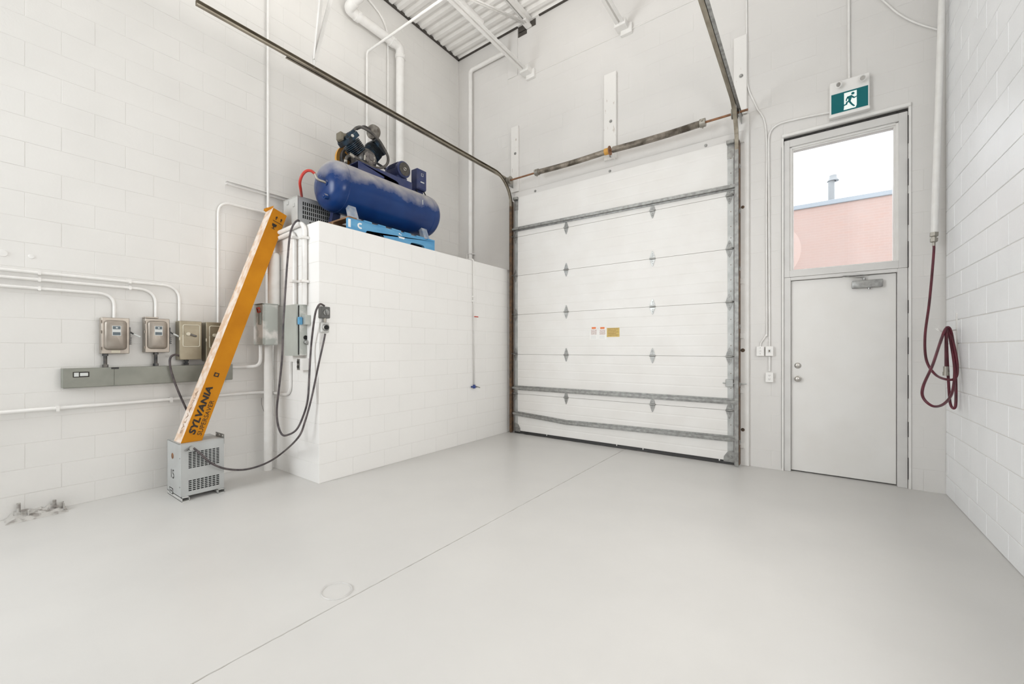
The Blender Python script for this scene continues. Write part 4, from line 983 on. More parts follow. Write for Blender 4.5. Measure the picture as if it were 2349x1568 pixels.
# conduits above the panel
for (u, v0_, rr, lbl) in ((672, 540, .030, 'left white conduit entering the top of the panel box'), (695, 520, .034, 'right white conduit entering the top of the panel box')):
    x = at('Y', YP-.045, u, 600).x
    o = pipe('wall_conduit', fillet([(XL+.005, YP-.028, ZP-.02-(.06 if u < 680 else 0)), (x, YP-.028, ZP+.02-(.06 if u < 680 else 0)), (x, YP-.028, pz1-(0 if u < 680 else .0))], .12, 8), rr*.72, lbl, 'conduit')
    for vv_ in (545, 645):
        z = at('Y', YP-.045, u, vv_).z; bm = new(); box(bm, x-rr, x+rr+.008, YP-.075, YP, z-.012, z+.012, .002); obj('strap', bm, WPIPE, o)

# plug switch and receptacle on the enclosure front by the edge
a = at('X', XP+.06, 737, 702); b = at('X', XP+.06, 758, 730)
t = thing('rotary_plug_switch', (XP+.03, (a.y+b.y)/2, b.z), 'dark grey rotary isolator on the enclosure edge, upper of two', 'switch')
bm = new(); box(bm, XP, XP+.06, a.y, b.y, b.z, a.z, .006); obj('body', bm, mat('dark_grey_plastic', (.12, .12, .115), .5), t)
bm = new(); c = V3((XP+.06, (a.y+b.y)/2, (a.z+b.z)/2)); cyl(bm, c, c+V3((.01, 0, 0)), .03, n=16); obox(bm, c+V3((.018, 0, 0)), V3((1,0,0)), V3((0, .97, .25)), V3((0, -.25, .97)), .02, .018, .06, .004); obj('rotary_handle', bm, GALV, t, 40)
a2 = at('X', XP+.05, 738, 738); b2 = at('X', XP+.05, 757, 763)
t = thing('twist_lock_outlet', (XP+.02, (a2.y+b2.y)/2, b2.z), 'light grey round twist-lock outlet under the dark isolator', 'outlet')
bm = new(); box(bm, XP, XP+.045, a2.y, b2.y, b2.z, a2.z, .012, 2); obj('body', bm, CABL, t)
bm = new(); c2_ = V3((XP+.045, (a2.y+b2.y)/2, (a2.z+b2.z)/2)); lathe(bm, c2_, (1, 0, 0), [(0, .036), (.008, .036), (.010, .030), (.012, .0)], 20); obj('ring', bm, GALV, t, 40)
bm = new(); lathe(bm, c2_+V3((.012, 0, 0)), (1, 0, 0), [(0, .022), (.012, .021), (.012, 0)], 16); obj('socket', bm, SLOT, t, 40)
bm = new(); cyl(bm, (XP+.03, (a2.y+b2.y)/2, a2.z), (XP+.03, (a2.y+b2.y)/2, b.z), .014, n=10); o = obj('nipple', bm, BRASS, t, 40)

# cables
Pn = at('X', XP+.05, 741, 700)
yside = YP-.17
pts = [V3((-4.15, YP+.25, ZP+.02)), V3((-4.3, YP+.06, ZP+.03)), at('Y', YP-.06, 683, 505), at('Y', YP-.13, 667, 530), at('Y', YP-.19, 660, 590), at('Y', YP-.22, 655, 660), at('Y', YP-.25, 650, 740), at('Y', YP-.26, 647, 820), at('Y', YP-.27, 640, 890), at('Y', YP-.27, 635, 940), at('Y', YP-.26, 638, 975), at('Y', YP-.24, 647, 996), at('Y', YP-.22, 660, 997), at('Y', YP-.17, 680, 985), at('Y', YP-.12, 695, 955), at('Y', YP-.09, 706, 915), at('Y', YP-.06, 710, 850), at('Y', YP-.04, 714, 790), at('X', XP+.04, 722, 725), at('X', XP+.06, 728, 705), at('X', XP+.06, 735, 697), at('X', XP+.045, 744, 701)]
bm = new(); tube(bm, smooth(pts, 8), .0095, 10); o = obj('power_cable', bm, CABLE, None, True); tag(o, 'dark cable looping from enclosure top down and up to the rotary isolator', 'cable')
bm = new(); pts = [at('X', XP+.05, 746, 765), at('X', XP+.05, 742, 785), at('X', XP+.05, 733, 825), at('Y', YP-.03, 724, 868), at('Y', YP-.07, 714, 915), at('Y', YP-.16, 700, 965), at('Y', YP-.26, 684, 1003), V3((-4.40, 1.83, .27)), at('X', -4.42, 610, 1062), at('X', -4.38, 565, 1076), at('X', -4.34, 520, 1075), at('X', -4.34, 485, 1062), at('X', -4.35, 462, 1042), at('X', -4.38, 444, 1027)]
# keep the middle point on the photographed line
pts[7] = at('X', -4.42, 645, 1040)
tube(bm, smooth(pts, 8), .0092, 10); o = obj('power_cable', bm, CABLE, None, True); tag(o, 'dark cable hanging from twist-lock outlet to the cabinet on the floor', 'cable')
pts = [V3((XL+.1, s3_[0]+.02, s3_[2]+.03)), at('X', XL+.12, 402, 813), at('X', XL+.14, 391, 820), at('X', XL+.14, 390, 838), at('X', XL+.14, 396, 862), at('X', XL+.15, 408, 895), at('X', XL+.17, 425, 933), at('X', XL+.20, 445, 975), V3((-4.72, 1.42, .47))]
bm = new(); tube(bm, smooth(pts, 8), .0095, 10); o = obj('power_cable', bm, CABLE, None, True); tag(o, 'black cable dropping from olive switch behind the orange carton', 'cable')
bm = new(); pts = [at('X', XL+.03, 600, 912), at('X', XL+.03, 600, 925), at('X', XL+.04, 606, 945), at('X', XL+.05, 612, 963), at('X', XL+.06, 617, 964), at('X', XL+.08, 625, 957)]
tube(bm, smooth(pts, 6), .0018, 6); o = obj('thin_wire', bm, CABLE, None, True); tag(o, 'thin bent wire dangling by the corner pipe', 'wire')

# ------------------------------------------------------------------ grey vented cabinets
def slots_panel(bm, slots, x, y0, y1, z0, z1, ny, nz, wf_=.72, hf=.62, th=.002):
    """perforated sheet facing +X: a grid of bars, real holes"""
    dy = (y1-y0)/ny; dz = (z1-z0)/nz
    for i in range(ny+1): 
        a_ = y0+dy*i-dy*(1-wf_)/2; b_ = a_+dy*(1-wf_); box(bm, x-th, x, max(y0-dy*.15, a_), min(y1+dy*.15, b_), z0, z1)
    for j in range(nz+1):
        a_ = z0+dz*j-dz*(1-hf)/2; b_ = a_+dz*(1-hf); box(bm, x-th, x-.0002, y0, y1, a_, b_)
def sheet_with_windows(bm, x, y0, y1, z0, z1, wins, th=.002):
    rs = [(y0, y1, z0, z1)]
    for h in wins: rs = [q for r in rs for q in subtract(r, h)]
    for r in rs: box(bm, x-th, x, r[0], r[1], r[2], r[3])
# floor cabinet
kx0, kx1, ky0, ky1, kz0, kz1 = -4.765, -4.405, 1.21, 1.54, .035, .492
t = thing('vented_cabinet', ((kx0+kx1)/2, (ky0+ky1)/2, 0), 'grey vented cabinet numbered 15 standing on the floor under the carton', 'electrical cabinet')
wins = [(ky0+.055, ky1-.035, kz0+.235, kz1-.075), (ky0+.055, ky1-.035, kz0+.035, kz0+.135)]
bm = new(); sheet_with_windows(bm, kx1, ky0+.008, ky1, kz0, kz1-.002, wins); obj('front_sheet', bm, CABG, t)
for wn, nz in ((wins[0], 10), (wins[1], 6)):
    bm = new(); slots_panel(bm, None, kx1-.0004, wn[0], wn[1], wn[2], wn[3], 8, nz, .78, .6); obj('slotted_vent', bm, CABG, t)
bm = new(); box(bm, kx0, kx1-.0025, ky0, ky0+.003, kz0, kz1); box(bm, kx0, kx1-.0025, ky1-.003, ky1, kz0, kz1); box(bm, kx0, kx0+.003, ky0, ky1, kz0, kz1); box(bm, kx0, kx1, ky0, ky1, kz1-.004, kz1, .001); box(bm, kx0, kx1-.01, ky0, ky1, kz0, kz0+.003); box(bm, kx1-.012, kx1+.001, ky0-.002, ky0+.012, kz0, kz1, .004); obj('casing', bm, CABG, t)
bm = new(); box(bm, kx0+.02, kx1-.02, ky0+.02, ky1-.02, kz0+.01, kz1-.02); obj('dark_core', bm, SLOT, t)
for yy in (ky0+.03, ky1-.03):
    bm = new(); box(bm, kx0, kx1+.03, yy-.028, yy+.028, .0, .004); box(bm, kx0, kx1+.03, yy-.028, yy-.024, 0, kz0-.001); box(bm, kx0, kx1+.03, yy+.024, yy+.028, 0, kz0-.001); box(bm, kx0, kx1+.03, yy-.028, yy+.028, kz0-.005, kz0-.001); obj('foot_channel', bm, CABL, t)
bm = new(); box(bm, kx0+.16, kx1, ky1, ky1+.004, kz1-.05, kz1+.038, .001); br = obj('mounting_flange', bm, GALV, t)
bm = new()
for i in range(3): cyl(bm, (kx1-.03-i*.075, ky1-.0005, kz1+.022), (kx1-.03-i*.075, ky1-.002, kz1+.022), .007, n=10)
obj('flange_holes', bm, PLAST, br)
# cable entry, round plug, stencil numerals
bm = new(); p = at('X', kx1, 438, 1027); cyl(bm, (kx1, p.y, p.z), (kx1+.03, p.y, p.z), .02, n=12); cyl(bm, (kx1+.005, p.y-.02, p.z-.004), (kx1+.022, p.y-.045, p.z-.012), .009, n=8); obj('cable_clamp', bm, GALV, t, 40)
bm = new(); q = at('Y', ky0, 396, 1045); lathe(bm, (q.x, ky0, q.z), (0, -1, 0), [(0, .026), (.003, .026), (.005, .02), (.005, 0)], 20); obj('round_plug', bm, RUST, t, 40, 'brown round knockout plug')
q = at('Y', ky0, 391, 1093)
text('stencil_number', '15', INK, t, (q.x, ky0-.001, q.z), (1, 0, 0), (0, 0, 1), .115, offs=-.01, sx=.95)
bm = new(); q0 = at('Y', ky0, 389, 1115); q1 = at('Y', ky0, 397, 1133); box(bm, q0.x, q1.x, ky0-.002, ky0, q1.z, q0.z); lb = obj('rating_label', bm, INK, t)
bm = new(); w_ = q1.x-q0.x; h_ = q0.z-q1.z; box(bm, q0.x+w_*.12, q1.x-w_*.12, ky0-.0026, ky0-.0018, q1.z+h_*.12, q0.z-h_*.12); obj('label_paper', bm, LABELM, lb)
bm = new(); box(bm, q0.x+w_*.3, q0.x+w_*.45, ky0-.0032, ky0-.0025, q1.z+h_*.25, q0.z-h_*.25); box(bm, q0.x+w_*.55, q0.x+w_*.75, ky0-.0032, ky0-.0025, q1.z+h_*.35, q0.z-h_*.3); obj('label_print', bm, INK, lb)
for zz in (kz1-.12, kz1-.37):
    bm = new(); cyl(bm, (kx1-.008, ky0, zz), (kx1-.008, ky0-.005, zz), .006, n=8); obj('screw', bm, GALV, t, 40)
# cabinet on top of the enclosure
e0 = at('Y', 2.28, 683, 448); ux1, uy0 = e0.x, 2.28; ux0 = at('Y', 2.28, 650, 470).x; uz0, uz1 = ZP, e0.z; uy1 = 2.72
t = thing('vented_cabinet', ((ux0+ux1)/2, (uy0+uy1)/2, uz0), 'light grey vented cabinet on the enclosure top, left of the blue tank', 'electrical cabinet')
wins = [(uy0+.05, uy1-.04, uz0+.175, uz1-.045), (uy0+.05, uy1-.04, uz0+.03, uz0+.10)]
bm = new(); sheet_with_windows(bm, ux1, uy0+.006, uy1, uz0, uz1-.002, wins); obj('front_sheet', bm, CABG, t)
for wn, nz in ((wins[0], 4), (wins[1], 2)):
    bm = new(); slots_panel(bm, None, ux1-.0004, wn[0], wn[1], wn[2], wn[3], 15, nz, .58, .8); obj('slotted_vent', bm, CABG, t)
bm = new(); box(bm, ux0, ux1-.0025, uy0, uy0+.003, uz0, uz1); box(bm, ux0, ux1-.0025, uy1-.003, uy1, uz0, uz1); box(bm, ux0, ux0+.003, uy0, uy1, uz0, uz1); box(bm, ux0-.004, ux1+.004, uy0-.004, uy1, uz1-.004, uz1+.002, .001)
obj('casing', bm, CABL, t)
bm = new()
for uu, vv_ in ((660, 466), (674, 470)):
    p = at('Y', uy0, uu, vv_); box(bm, p.x-.02, p.x+.02, uy0-.008, uy0, p.z-.02, p.z+.02, .003)
obj('side_clips', bm, CABL, t)
bm = new(); box(bm, ux0+.02, ux1-.02, uy0+.02, uy1-.02, uz0+.01, uz1-.02); obj('dark_core', bm, SLOT, t)
bm = new(); box(bm, ux1-.001, ux1+.001, uy0+.13, uy0+.34, uz0+.125, uz0+.155); obj('name_plate', bm, INK, t)

# ------------------------------------------------------------------ carton
cb_ = [V3((-4.46, 1.227, .494)), V3((-4.46, 1.385, .494)), V3((-4.645, 1.385, .494)), V3((-4.645, 1.227, .494))]
tn = at('X', -4.65, 627, 476); axv = (tn-cb_[0]); au = axv.normalized()
wy = V3((0, 1, 0)) - au*au.y; wy.normalize(); wx = au.cross(wy).normalized()
if wx.x < 0: wx = -wx
wd, dp = .15, .175
top = [tn, tn+wy*wd, tn+wy*wd-wx*dp, tn-wx*dp]
tb = thing('fluorescent_tube_carton', (-4.55, 1.3, .494), 'tall orange lamp tube carton leaning from the grey cabinet to the enclosure', 'carton')
def quad_panel(name, a, b, c, d, m, th=.003, n=16, wob=.0015):
    """a,b bottom; d,c top; slight dents"""
    nr = (b-a).cross(d-a).normalized(); bm = new(); rows_ = []
    for i in range(n+1):
        f_ = i/n; l = a.lerp(d, f_); r = b.lerp(c, f_); w1 = random.uniform(-wob, wob) if 0 < i < n else 0
        rows_.append([bm.verts.new(l), bm.verts.new(l.lerp(r, .5)+nr*w1), bm.verts.new(r)])
    for p_, q_ in zip(rows_, rows_[1:]):
        for i in range(2): bm.faces.new((p_[i], p_[i+1], q_[i+1], q_[i]))
    return obj(name, bm, m, tb)
quad_panel('printed_side', cb_[0], cb_[1], top[1], top[0], ORANGE)
quad_panel('scuffed_side', cb_[3], cb_[0], top[0], top[3], TAN)
quad_panel('back_side', cb_[1], cb_[2], top[2], top[1], ORANGE); quad_panel('wall_side', cb_[2], cb_[3], top[3], top[2], ORANGE)
bm = new(); v = [bm.verts.new(p+V3((0,0,.0005))) for p in cb_]; bm.faces.new(v); obj('bottom_flap', bm, TAN, tb)
bm = new(); v = [bm.verts.new(p-au*.03) for p in top]; bm.faces.new(v); obj('inner_end', bm, TAN, tb)
bm = new(); prism(bm, [top[0], top[3], top[3]+au*.02-wy*.03-wx*.0, top[0]+au*.018-wy*.005], au*.003); obj('top_flap', bm, ORANGE, tb)
bm = new(); prism(bm, [top[3], top[3]+wx*.06, top[3]+wx*.05-wy*.02+au*.03, top[3]-wy*.028+au*.005], au*.003); obj('torn_flap', bm, ORANGE, tb)
# printing on the orange side: reads up the carton
fn = wy.cross(au).normalized()
if fn.x < 0: fn = -fn
od = (top[0]-cb_[0]).normalized(); wdir = (cb_[1]-cb_[0]); 
def onf(s_, w_): return cb_[0].lerp(top[0], s_) .lerp(cb_[1].lerp(top[1], s_), w_) + fn*.004
ydt = -(wy); 
def carton_text(body, s0_, s1_t, wbase, size, offs, shear=0, name='printed_word'):
    o0 = onf(s0_, wbase); o1 = onf(s1_t, wbase); L_ = (o1-o0).length
    cu = bpy.data.curves.new('x', 'FONT'); cu.body = body; cu.size = 1; cu.offset = offs; cu.shear = shear; cu.resolution_u = 3; cu.space_character = 1.02
    tt = bpy.data.objects.new('x', cu); C.objects.link(tt); dg = bpy.context.evaluated_depsgraph_get(); me = bpy.data.meshes.new_from_object(tt.evaluated_get(dg)); bpy.data.objects.remove(tt)
    mx_ = max(v.co.x for v in me.vertices); bm = new(); bm.from_mesh(me); xd = (o1-o0).normalized(); yd = -wy
    for v in bm.verts: v.co = o0 + xd*(v.co.x/mx_*L_) + yd*(v.co.y*size)
    return obj(name, bm, INK, tb)
carton_text('SYLVANIA', .025, .205, .50, .070, .036, .14)
carton_text('SUPERSAVER', .018, .150, .86, .052, -.004)
bm = new(); 
def fpoly(bm, s_, w_, pts, sc=1):
    b0 = onf(s_, w_); prism(bm, [b0+au*(y*sc)+wy*(x*sc) for x, y in pts], fn*.0006)
for pts_ in ([(-.02,0),(.02,0),(.02,.008),(-.02,.008)], [(-.02,.030),(.02,.030),(.02,.038),(-.02,.038)], [(-.02,.008),(-.011,.008),(-.011,.030),(-.02,.030)], [(.011,.008),(.02,.008),(.02,.030),(.011,.030)]): fpoly(bm, .245, .45, pts_)
obj('square_mark', bm, INK, tb)
bm = new()
for ww in (.42, .76):
    fpoly(bm, .955, ww, [(-.004,0),(.004,0),(.004,.022),(.013,.022),(0,.042),(-.013,.022),(-.004,.022)])
fpoly(bm, .945, .6, [(-.05,0),(.05,0),(.05,.005),(-.05,.005)]); obj('up_arrows', bm, INK, tb)
bm = new(); fpoly(bm, .918, .45, [(-.024,.038),(.024,.038),(.02,.012),(.004,.002),(.004,-.016),(.018,-.016),(.018,-.021),(-.018,-.021),(-.018,-.016),(-.004,-.016),(-.004,.002),(-.02,.012)]); obj('fragile_glass_mark', bm, INK, tb)
# ghost print on the scuffed side
fn2 = (-wy).normalized()
def onf2(s_, w_): return cb_[3].lerp(top[3], s_).lerp(cb_[0].lerp(top[0], s_), w_)
o0 = onf2(.03, .62); o1 = onf2(.19, .62); fnl = (cb_[0]-cb_[3]).cross(top[3]-cb_[3]).normalized()
cu = bpy.data.curves.new('x', 'FONT'); cu.body = 'SYLVANIA'; cu.size = 1; cu.offset = .004; tt = bpy.data.objects.new('x', cu); C.objects.link(tt); dg = bpy.context.evaluated_depsgraph_get(); me = bpy.data.meshes.new_from_object(tt.evaluated_get(dg)); bpy.data.objects.remove(tt)
if fnl.y > 0: fnl = -fnl
mx_ = max(v.co.x for v in me.vertices); bm = new(); bm.from_mesh(me); xd = (o1-o0).normalized()
for v in bm.verts: v.co = o0+fnl*.004+xd*(v.co.x/mx_*(o1-o0).length)-wx*(v.co.y*.062)
obj('worn_side_word', bm, mat('faded_print', (.30, .17, .09), .8, col2=(.62, .46, .34), nscale=40), tb)

# ------------------------------------------------------------------ pallet
plx0, plx1, ply0, ply1 = -4.50, -3.90, 2.50, 3.735; plz = ZP
t = thing('pallet', ((plx0+plx1)/2, (ply0+ply1)/2, plz), 'blue painted wooden pallet under the air compressor', 'pallet')
def stringer(x0, x1, m):
    # notched stringer as an extruded outline
    y0, y1 = ply0, ply1; L_ = y1-y0; z0, z1 = plz+.0005, plz+.118
    out = [(y0, z0), (y0+L_*.17, z0)]
    def notch(c, w_):
        pts = []
        for i in range(7): a = PI-PI*i/6; pts.append((c+w_/2*math.cos(a), z0+.034*min(1, math.sin(a)*1.6)))
        return pts
    out += notch(y0+L_*.27, L_*.2) + notch(y0+L_*.77, L_*.19) + [(y1, z0), (y1, z1), (y0, z1)]
    bm = new(); a = [bm.verts.new((x0, y, z)) for y, z in out]; b = [bm.verts.new((x1, y, z)) for y, z in out]
    bridge(bm, a, b); bm.faces.new(a); bm.faces.new(b[::-1]); bmesh.ops.triangulate(bm, faces=[f for f in bm.faces if len(f.verts) > 4]); return obj('stringer', bm, m, t)
stringer(plx1-.038, plx1, PBLUE); stringer((plx0+plx1)/2-.02, (plx0+plx1)/2+.02, RAWW); stringer(plx0, plx0+.038, RAWW)
for i in range(7):
    y = ply0+.005+i*(ply1-ply0-.12)/6; bm = new(); box(bm, plx0, plx1+random.uniform(-.002, .004), y, y+random.choice((.10, .13)) if i < 6 else y+.115, plz+.118, plz+.136, .002); obj('deck_board', bm, PBLUE if i > 0 else RAWW, t)
for y in (ply0, (ply0+ply1)/2-.06, ply1-.12): 
    bm = new(); box(bm, plx0+.04, plx1-.04, y, y+.12, plz, plz+.016, .002); obj('bottom_board', bm, RAWW, t)
bm = new(); box(bm, plx1+.0, plx1+.0015, ply0+.0, ply0+.03, plz+.02, plz+.105); obj('white_corner', bm, WPRINT, t)
xp = plx1+.001
bm = new(); cy, cz = ply0+.145, plz+.062; n = 20; oo, ii = [], []
pts = []
for i in range(n+1): a = math.radians(55+250*i/n); pts.append((cy+.036*math.cos(a), cz+.032*math.sin(a)))
for i in range(n, -1, -1): a = math.radians(55+250*i/n); pts.append((cy+.018*math.cos(a), cz+.015*math.sin(a)))
prism(bm, [V3((xp, y, z)) for y, z in pts], V3((.001, 0, 0))); obj('letter_mark', bm, WPRINT, t, label='white curved letter mark')
bm = new(); cy = ply0+.70
for k_, (dy, dz, ww, hh_) in enumerate(((-.04, .026, .02, .014), (-.015, .020, .014, .01), (-.05, -.004, .1, .006), (-.04, -.018, .08, .014))): box(bm, xp, xp+.001, cy+dy, cy+dy+ww, plz+.062+dz, plz+.062+dz+hh_)
obj('small_stencil', bm, WPRINT, t)
bm = new(); box(bm, -4.40, -3.99, 2.19, 2.47, ZP, ZP+.012, .002); o = obj('loose_plank', bm, mat('dark_dusty_board', (.12, .10, .085), .8)); tag(o, 'thin dark board lying on enclosure top left of the pallet', 'board')

# ------------------------------------------------------------------ air compressor
TX, TZc, TR = -4.20, 3.098, .272; TY0, TY1 = 2.51, 3.82
PT = plz+.136
t = thing('air_compressor', (TX, (TY0+TY1)/2, PT), 'dusty blue horizontal tank air compressor with twin cylinder pump on the pallet', 'air compressor')
dome = []
for i in range(9): a = PI/2*i/8; dome.append((-.155*math.cos(a), TR*math.sin(a)))
prof = [(d_, r_) for d_, r_ in dome] + [(.02, TR)]
prof = [(x-0, r) for x, r in prof]
L_ = TY1-TY0
full = [(x, r) for x, r in dome] + [(.035, TR), (.037, TR+.003), (.045, TR+.003), (.047, TR), (L_-.047, TR), (L_-.045, TR+.003), (L_-.037, TR+.003), (L_-.035, TR)] + [(L_-x, r) for x, r in dome[::-1]]
bm = new(); lathe(bm, (TX, TY0, TZc), (0, 1, 0), full, 64); tk = obj('tank', bm, TANK, t, 35)
bm = new(); box(bm, TX+TR-.012, TX+TR+.004, TY0+L_*.80, TY0+L_*.80+.004, TZc+.04, TZc+.10); obj('data_plate', bm, LABELM, tk)
# end ports
p = V3((TX+.07, TY0-.135, TZc-.16)); bm = new(); cyl(bm, p+V3((0, .05, 0)), p+V3((.01, -.02, -.01)), .028, n=12); cyl(bm, p, p+V3((.01, -.03, -.015)), .014, n=6); obj('drain_port', bm, TANK, tk, 40)
p = V3((TX+.10, TY0-.135, TZc-.03)); bm = new(); cyl(bm, p+V3((0, .05, 0)), p+V3((0, -.01, 0)), .03, n=12); obj('outlet_port', bm, TANK, tk, 40)
bm = new(); tube(bm, smooth([p+V3((0, -.008, 0)), p+V3((0, -.03, .004)), at('X', TX+.09, 729, 411), at('X', TX+.07, 722, 398)], 5), .013, 10); obj('outlet_elbow', bm, BRASS, t, 40)
# feet
for yy in (TY0+.12, TY1-.15):
    for s in (1, -1):
        bm = new(); x0 = TX+s*.12; x1 = TX+s*.215
        pts = [V3((x0, yy-.045, TZc-TR*.88)), V3((x0+s*.05, yy-.045, TZc-TR*.80)), V3((x1+s*.02, yy-.045, PT+.008)), V3((x1-s*.05, yy-.045, PT+.008))]
        prism(bm, pts, V3((0, .09, 0))); box(bm, x1-s*.07, x1+s*.045, yy-.055, yy+.055, PT, PT+.009, .001); obj('foot', bm, mat('dusty_blue_foot', (.20, .27, .38), .5, col2=(.45, .46, .48), nscale=14) if s > 0 else BLUEM, t)
# saddle platform
sz0, sz1 = 3.30, 3.425; sy0, sy1 = 2.73, 3.50; sxa, sxb = TX-.16, TX+.14
bm = new(); box(bm, sxa, sxb, sy0, sy1, sz1-.008, sz1, .002); obj('platform', bm, BLUEM, t)
for x in (sxb-.008, sxa):
    bm = new(); n = 24; outl = [(sy0, sz1-.006)]
    arch0, arch1 = sy0+.33, sy1-.20
    zlow = TZc+math.sqrt(max(0, TR**2-(.14)**2))-.015
    outl += [(sy0, zlow), (arch0, zlow), (arch0+.015, zlow+.035), (arch0+.05, zlow+.05), (arch1-.05, zlow+.05), (arch1-.015, zlow+.035), (arch1, zlow), (sy1, zlow), (sy1, sz1-.006)]
    prism(bm, [V3((x, y, z)) for y, z in outl], V3((.008, 0, 0))); bmesh.ops.triangulate(bm, faces=[f for f in bm.faces if len(f.verts) > 4]); obj('platform_side', bm, BLUEM, t)
# pump
PY, PZ = 2.90, 3.50
bm = new(); box(bm, TX-.09, TX+.09, PY-.12, PY+.12, sz1, sz1+.02, .004); lathe(bm, (TX-.11, PY, PZ+.02), (1, 0, 0), [(0, .0), (0, .10), (.02, .115), (.19, .115), (.215, .095), (.22, .0)], 20); pm = obj('crankcase', bm, BLACKG, t, 40)
bm = new(); lathe(bm, (TX+.11, PY, PZ+.02), (1, 0, 0), [(0, .075), (.015, .075), (.03, .04), (.04, .038), (.04, 0)], 16)
for i in range(6): a = 2*PI*i/6; c_ = V3((TX+.125, PY+.06*math.cos(a), PZ+.02+.06*math.sin(a))); cyl(bm, c_, c_+V3((.012, 0, 0)), .009, n=6)
obj('crank_cover', bm, mat('dusty_grey_casting', (.20, .18, .165), .55, .3, col2=(.11, .10, .095), nscale=18), pm, 40)
for s, tilt, L2 in ((-1, -50, .26), (1, 36, .27)):
    a = math.radians(tilt); dvec = V3((0, math.sin(a), math.cos(a))); o_ = V3((TX, PY+s*.03, PZ+.04))
    prof = [(0, .0), (0, .062), (.06, .062)]
    for k_ in range(7): z_ = .07+k_*.018; prof += [(z_, .062), (z_, .106), (z_+.006, .106), (z_+.006, .062)]
    prof += [(.20, .062), (.20, 0)]
    bm = new(); lathe(bm, o_, dvec, prof, 20); cy_ = obj('finned_cylinder', bm, PUMPB, t, 30)
    side = V3((1, 0, 0)); v2 = dvec.cross(side)
    bm = new(); obox(bm, o_+dvec*.225, side, v2, dvec, .19, .19, .055, .006)
    for k_ in range(5): obox(bm, o_+dvec*.262+side*(-.072+.036*k_), side, v2, dvec, .010, .17, .034)
    for sx_ in (-1, 1):
        for sy_ in (-1, 1): q_ = o_+dvec*.25+side*(sx_*.08)+v2*(sy_*.08); cyl(bm, q_, q_+dvec*.012, .01, n=6)
    hd = obj('cylinder_head', bm, PUMPB, t, 30)
    if s < 0:
        bm = new(); q_ = o_+dvec*.23+side*.03; cyl(bm, q_+v2*0-V3((0, .06, 0)), q_-V3((-.0, .13, .02)), .030, n=14); obox(bm, o_+dvec*.23-V3((-.03, .12, .03)), side, V3((0, 1, 0)), V3((0, 0, 1)), .09, .05, .09, .012); obj('intake_cover', bm, mat('dusty_olive_iron', (.17, .15, .11), .6), hd, 40)
        bm = new(); q_ = o_+dvec*.235+side*.075; cyl(bm, q_, q_+V3((.03, -.01, 0)), .017, n=12); obj('relief_valve', bm, CHROME, hd, 40)
# air filter
bm = new(); fc_ = at('X', TX+.02, 856, 303); fa = V3((.30, -.92, -.12)).normalized()
cyl(bm, V3((TX, PY+.17, PZ+.26)), fc_-fa*.005-V3((0,0,.03)), .026, n=12); lathe(bm, fc_-fa*.035, fa, [(0, 0), (0, .07), (.006, .083), (.05, .083), (.058, .078), (.058, 0)], 28); af = obj('air_filter', bm, mat('dusty_brown_filter', (.10, .085, .07), .55, .2, col2=(.22, .20, .17), nscale=20), t, 40)
# flywheel and belt guard at the wall side
bm = new(); xw = TX-.20; R_ = .17
fo, fi, fo2, fi2 = [], [], [], []
s_, u_ = V3((0, 1, 0)), V3((0, 0, 1)); cF_ = V3((xw, PY-.02, PZ+.04))
r1 = ring(bm, cF_, s_, u_, R_, 36); r2 = ring(bm, cF_+V3((.05, 0, 0)), s_, u_, R_, 36); r3 = ring(bm, cF_+V3((.05, 0, 0)), s_, u_, R_-.022, 36); r4 = ring(bm, cF_, s_, u_, R_-.022, 36)
bridge(bm, r1, r2); bridge(bm, r2, r3); bridge(bm, r3, r4); bridge(bm, r4, r1)
cyl(bm, cF_-V3((.005, 0, 0)), cF_+V3((.06, 0, 0)), .035, n=16)
for i in range(5):
    a = 2*PI*i/5+.3; dv_ = V3((0, math.cos(a), math.sin(a))); obox(bm, cF_+V3((.025, 0, 0))+dv_*.09, V3((1,0,0)), dv_, V3((1,0,0)).cross(dv_), .02, .12, .045, .004)
obj('flywheel', bm, BLACKG, t, 40)
bm = new(); cG = cF_+V3((-.05, -.0, -.0)); g1 = ring(bm, cG, s_, u_, R_+.03, 40); g2 = ring(bm, cG+V3((.035, 0, 0)), s_, u_, R_+.03, 40); bridge(bm, g1, g2); bm.faces.new(g1[::-1]); obj('belt_guard', bm, FLYW, t, 40, 'orange round guard disc')
bm = new(); cyl(bm, (TX+.0-.11, PY, PZ+.02), (xw+.02, PY, PZ+.02), .022, n=12); obj('crankshaft', bm, BLACKG, t, 40)
# motor
mq = at('X', TX+.13, 928, 388); MY, MZ = mq.y, mq.z; MR = .102
bm = new(); prof = [(0, .03), (0, MR*.9), (-.012, MR), (-.045, MR), (-.05, MR*.96), (-.21, MR*.96), (-.215, MR), (-.25, MR), (-.262, MR*.85), (-.265, 0)]
lathe(bm, (TX+.13, MY, MZ), (1, 0, 0), prof, 32)
box(bm, TX-.11, TX+.09, MY-.075, MY+.075, sz1, MZ-MR*.8, .004); mo = obj('motor', bm, BLUEM, t, 35)
bm = new(); lathe(bm, (TX+.131, MY, MZ), (1, 0, 0), [(0, .082), (.004, .082), (.006, .074), (.003, .030), (.006, .026), (.007, 0)], 32)
gr_ = obj('fan_grille', bm, mat('dark_dusty_grille', (.045, .04, .036), .7, col2=(.10, .09, .08), nscale=90), mo, 35)
bm = new(); xx_ = TX+.139; r_ = .018; oc = [V3((xx_, MY+r_*math.cos(PI/8+PI/4*i), MZ+r_*math.sin(PI/8+PI/4*i))) for i in range(8)]; tube(bm, oc+[oc[0]], .003, 6); obj('end_badge', bm, CHROME, gr_)
bm = new(); 
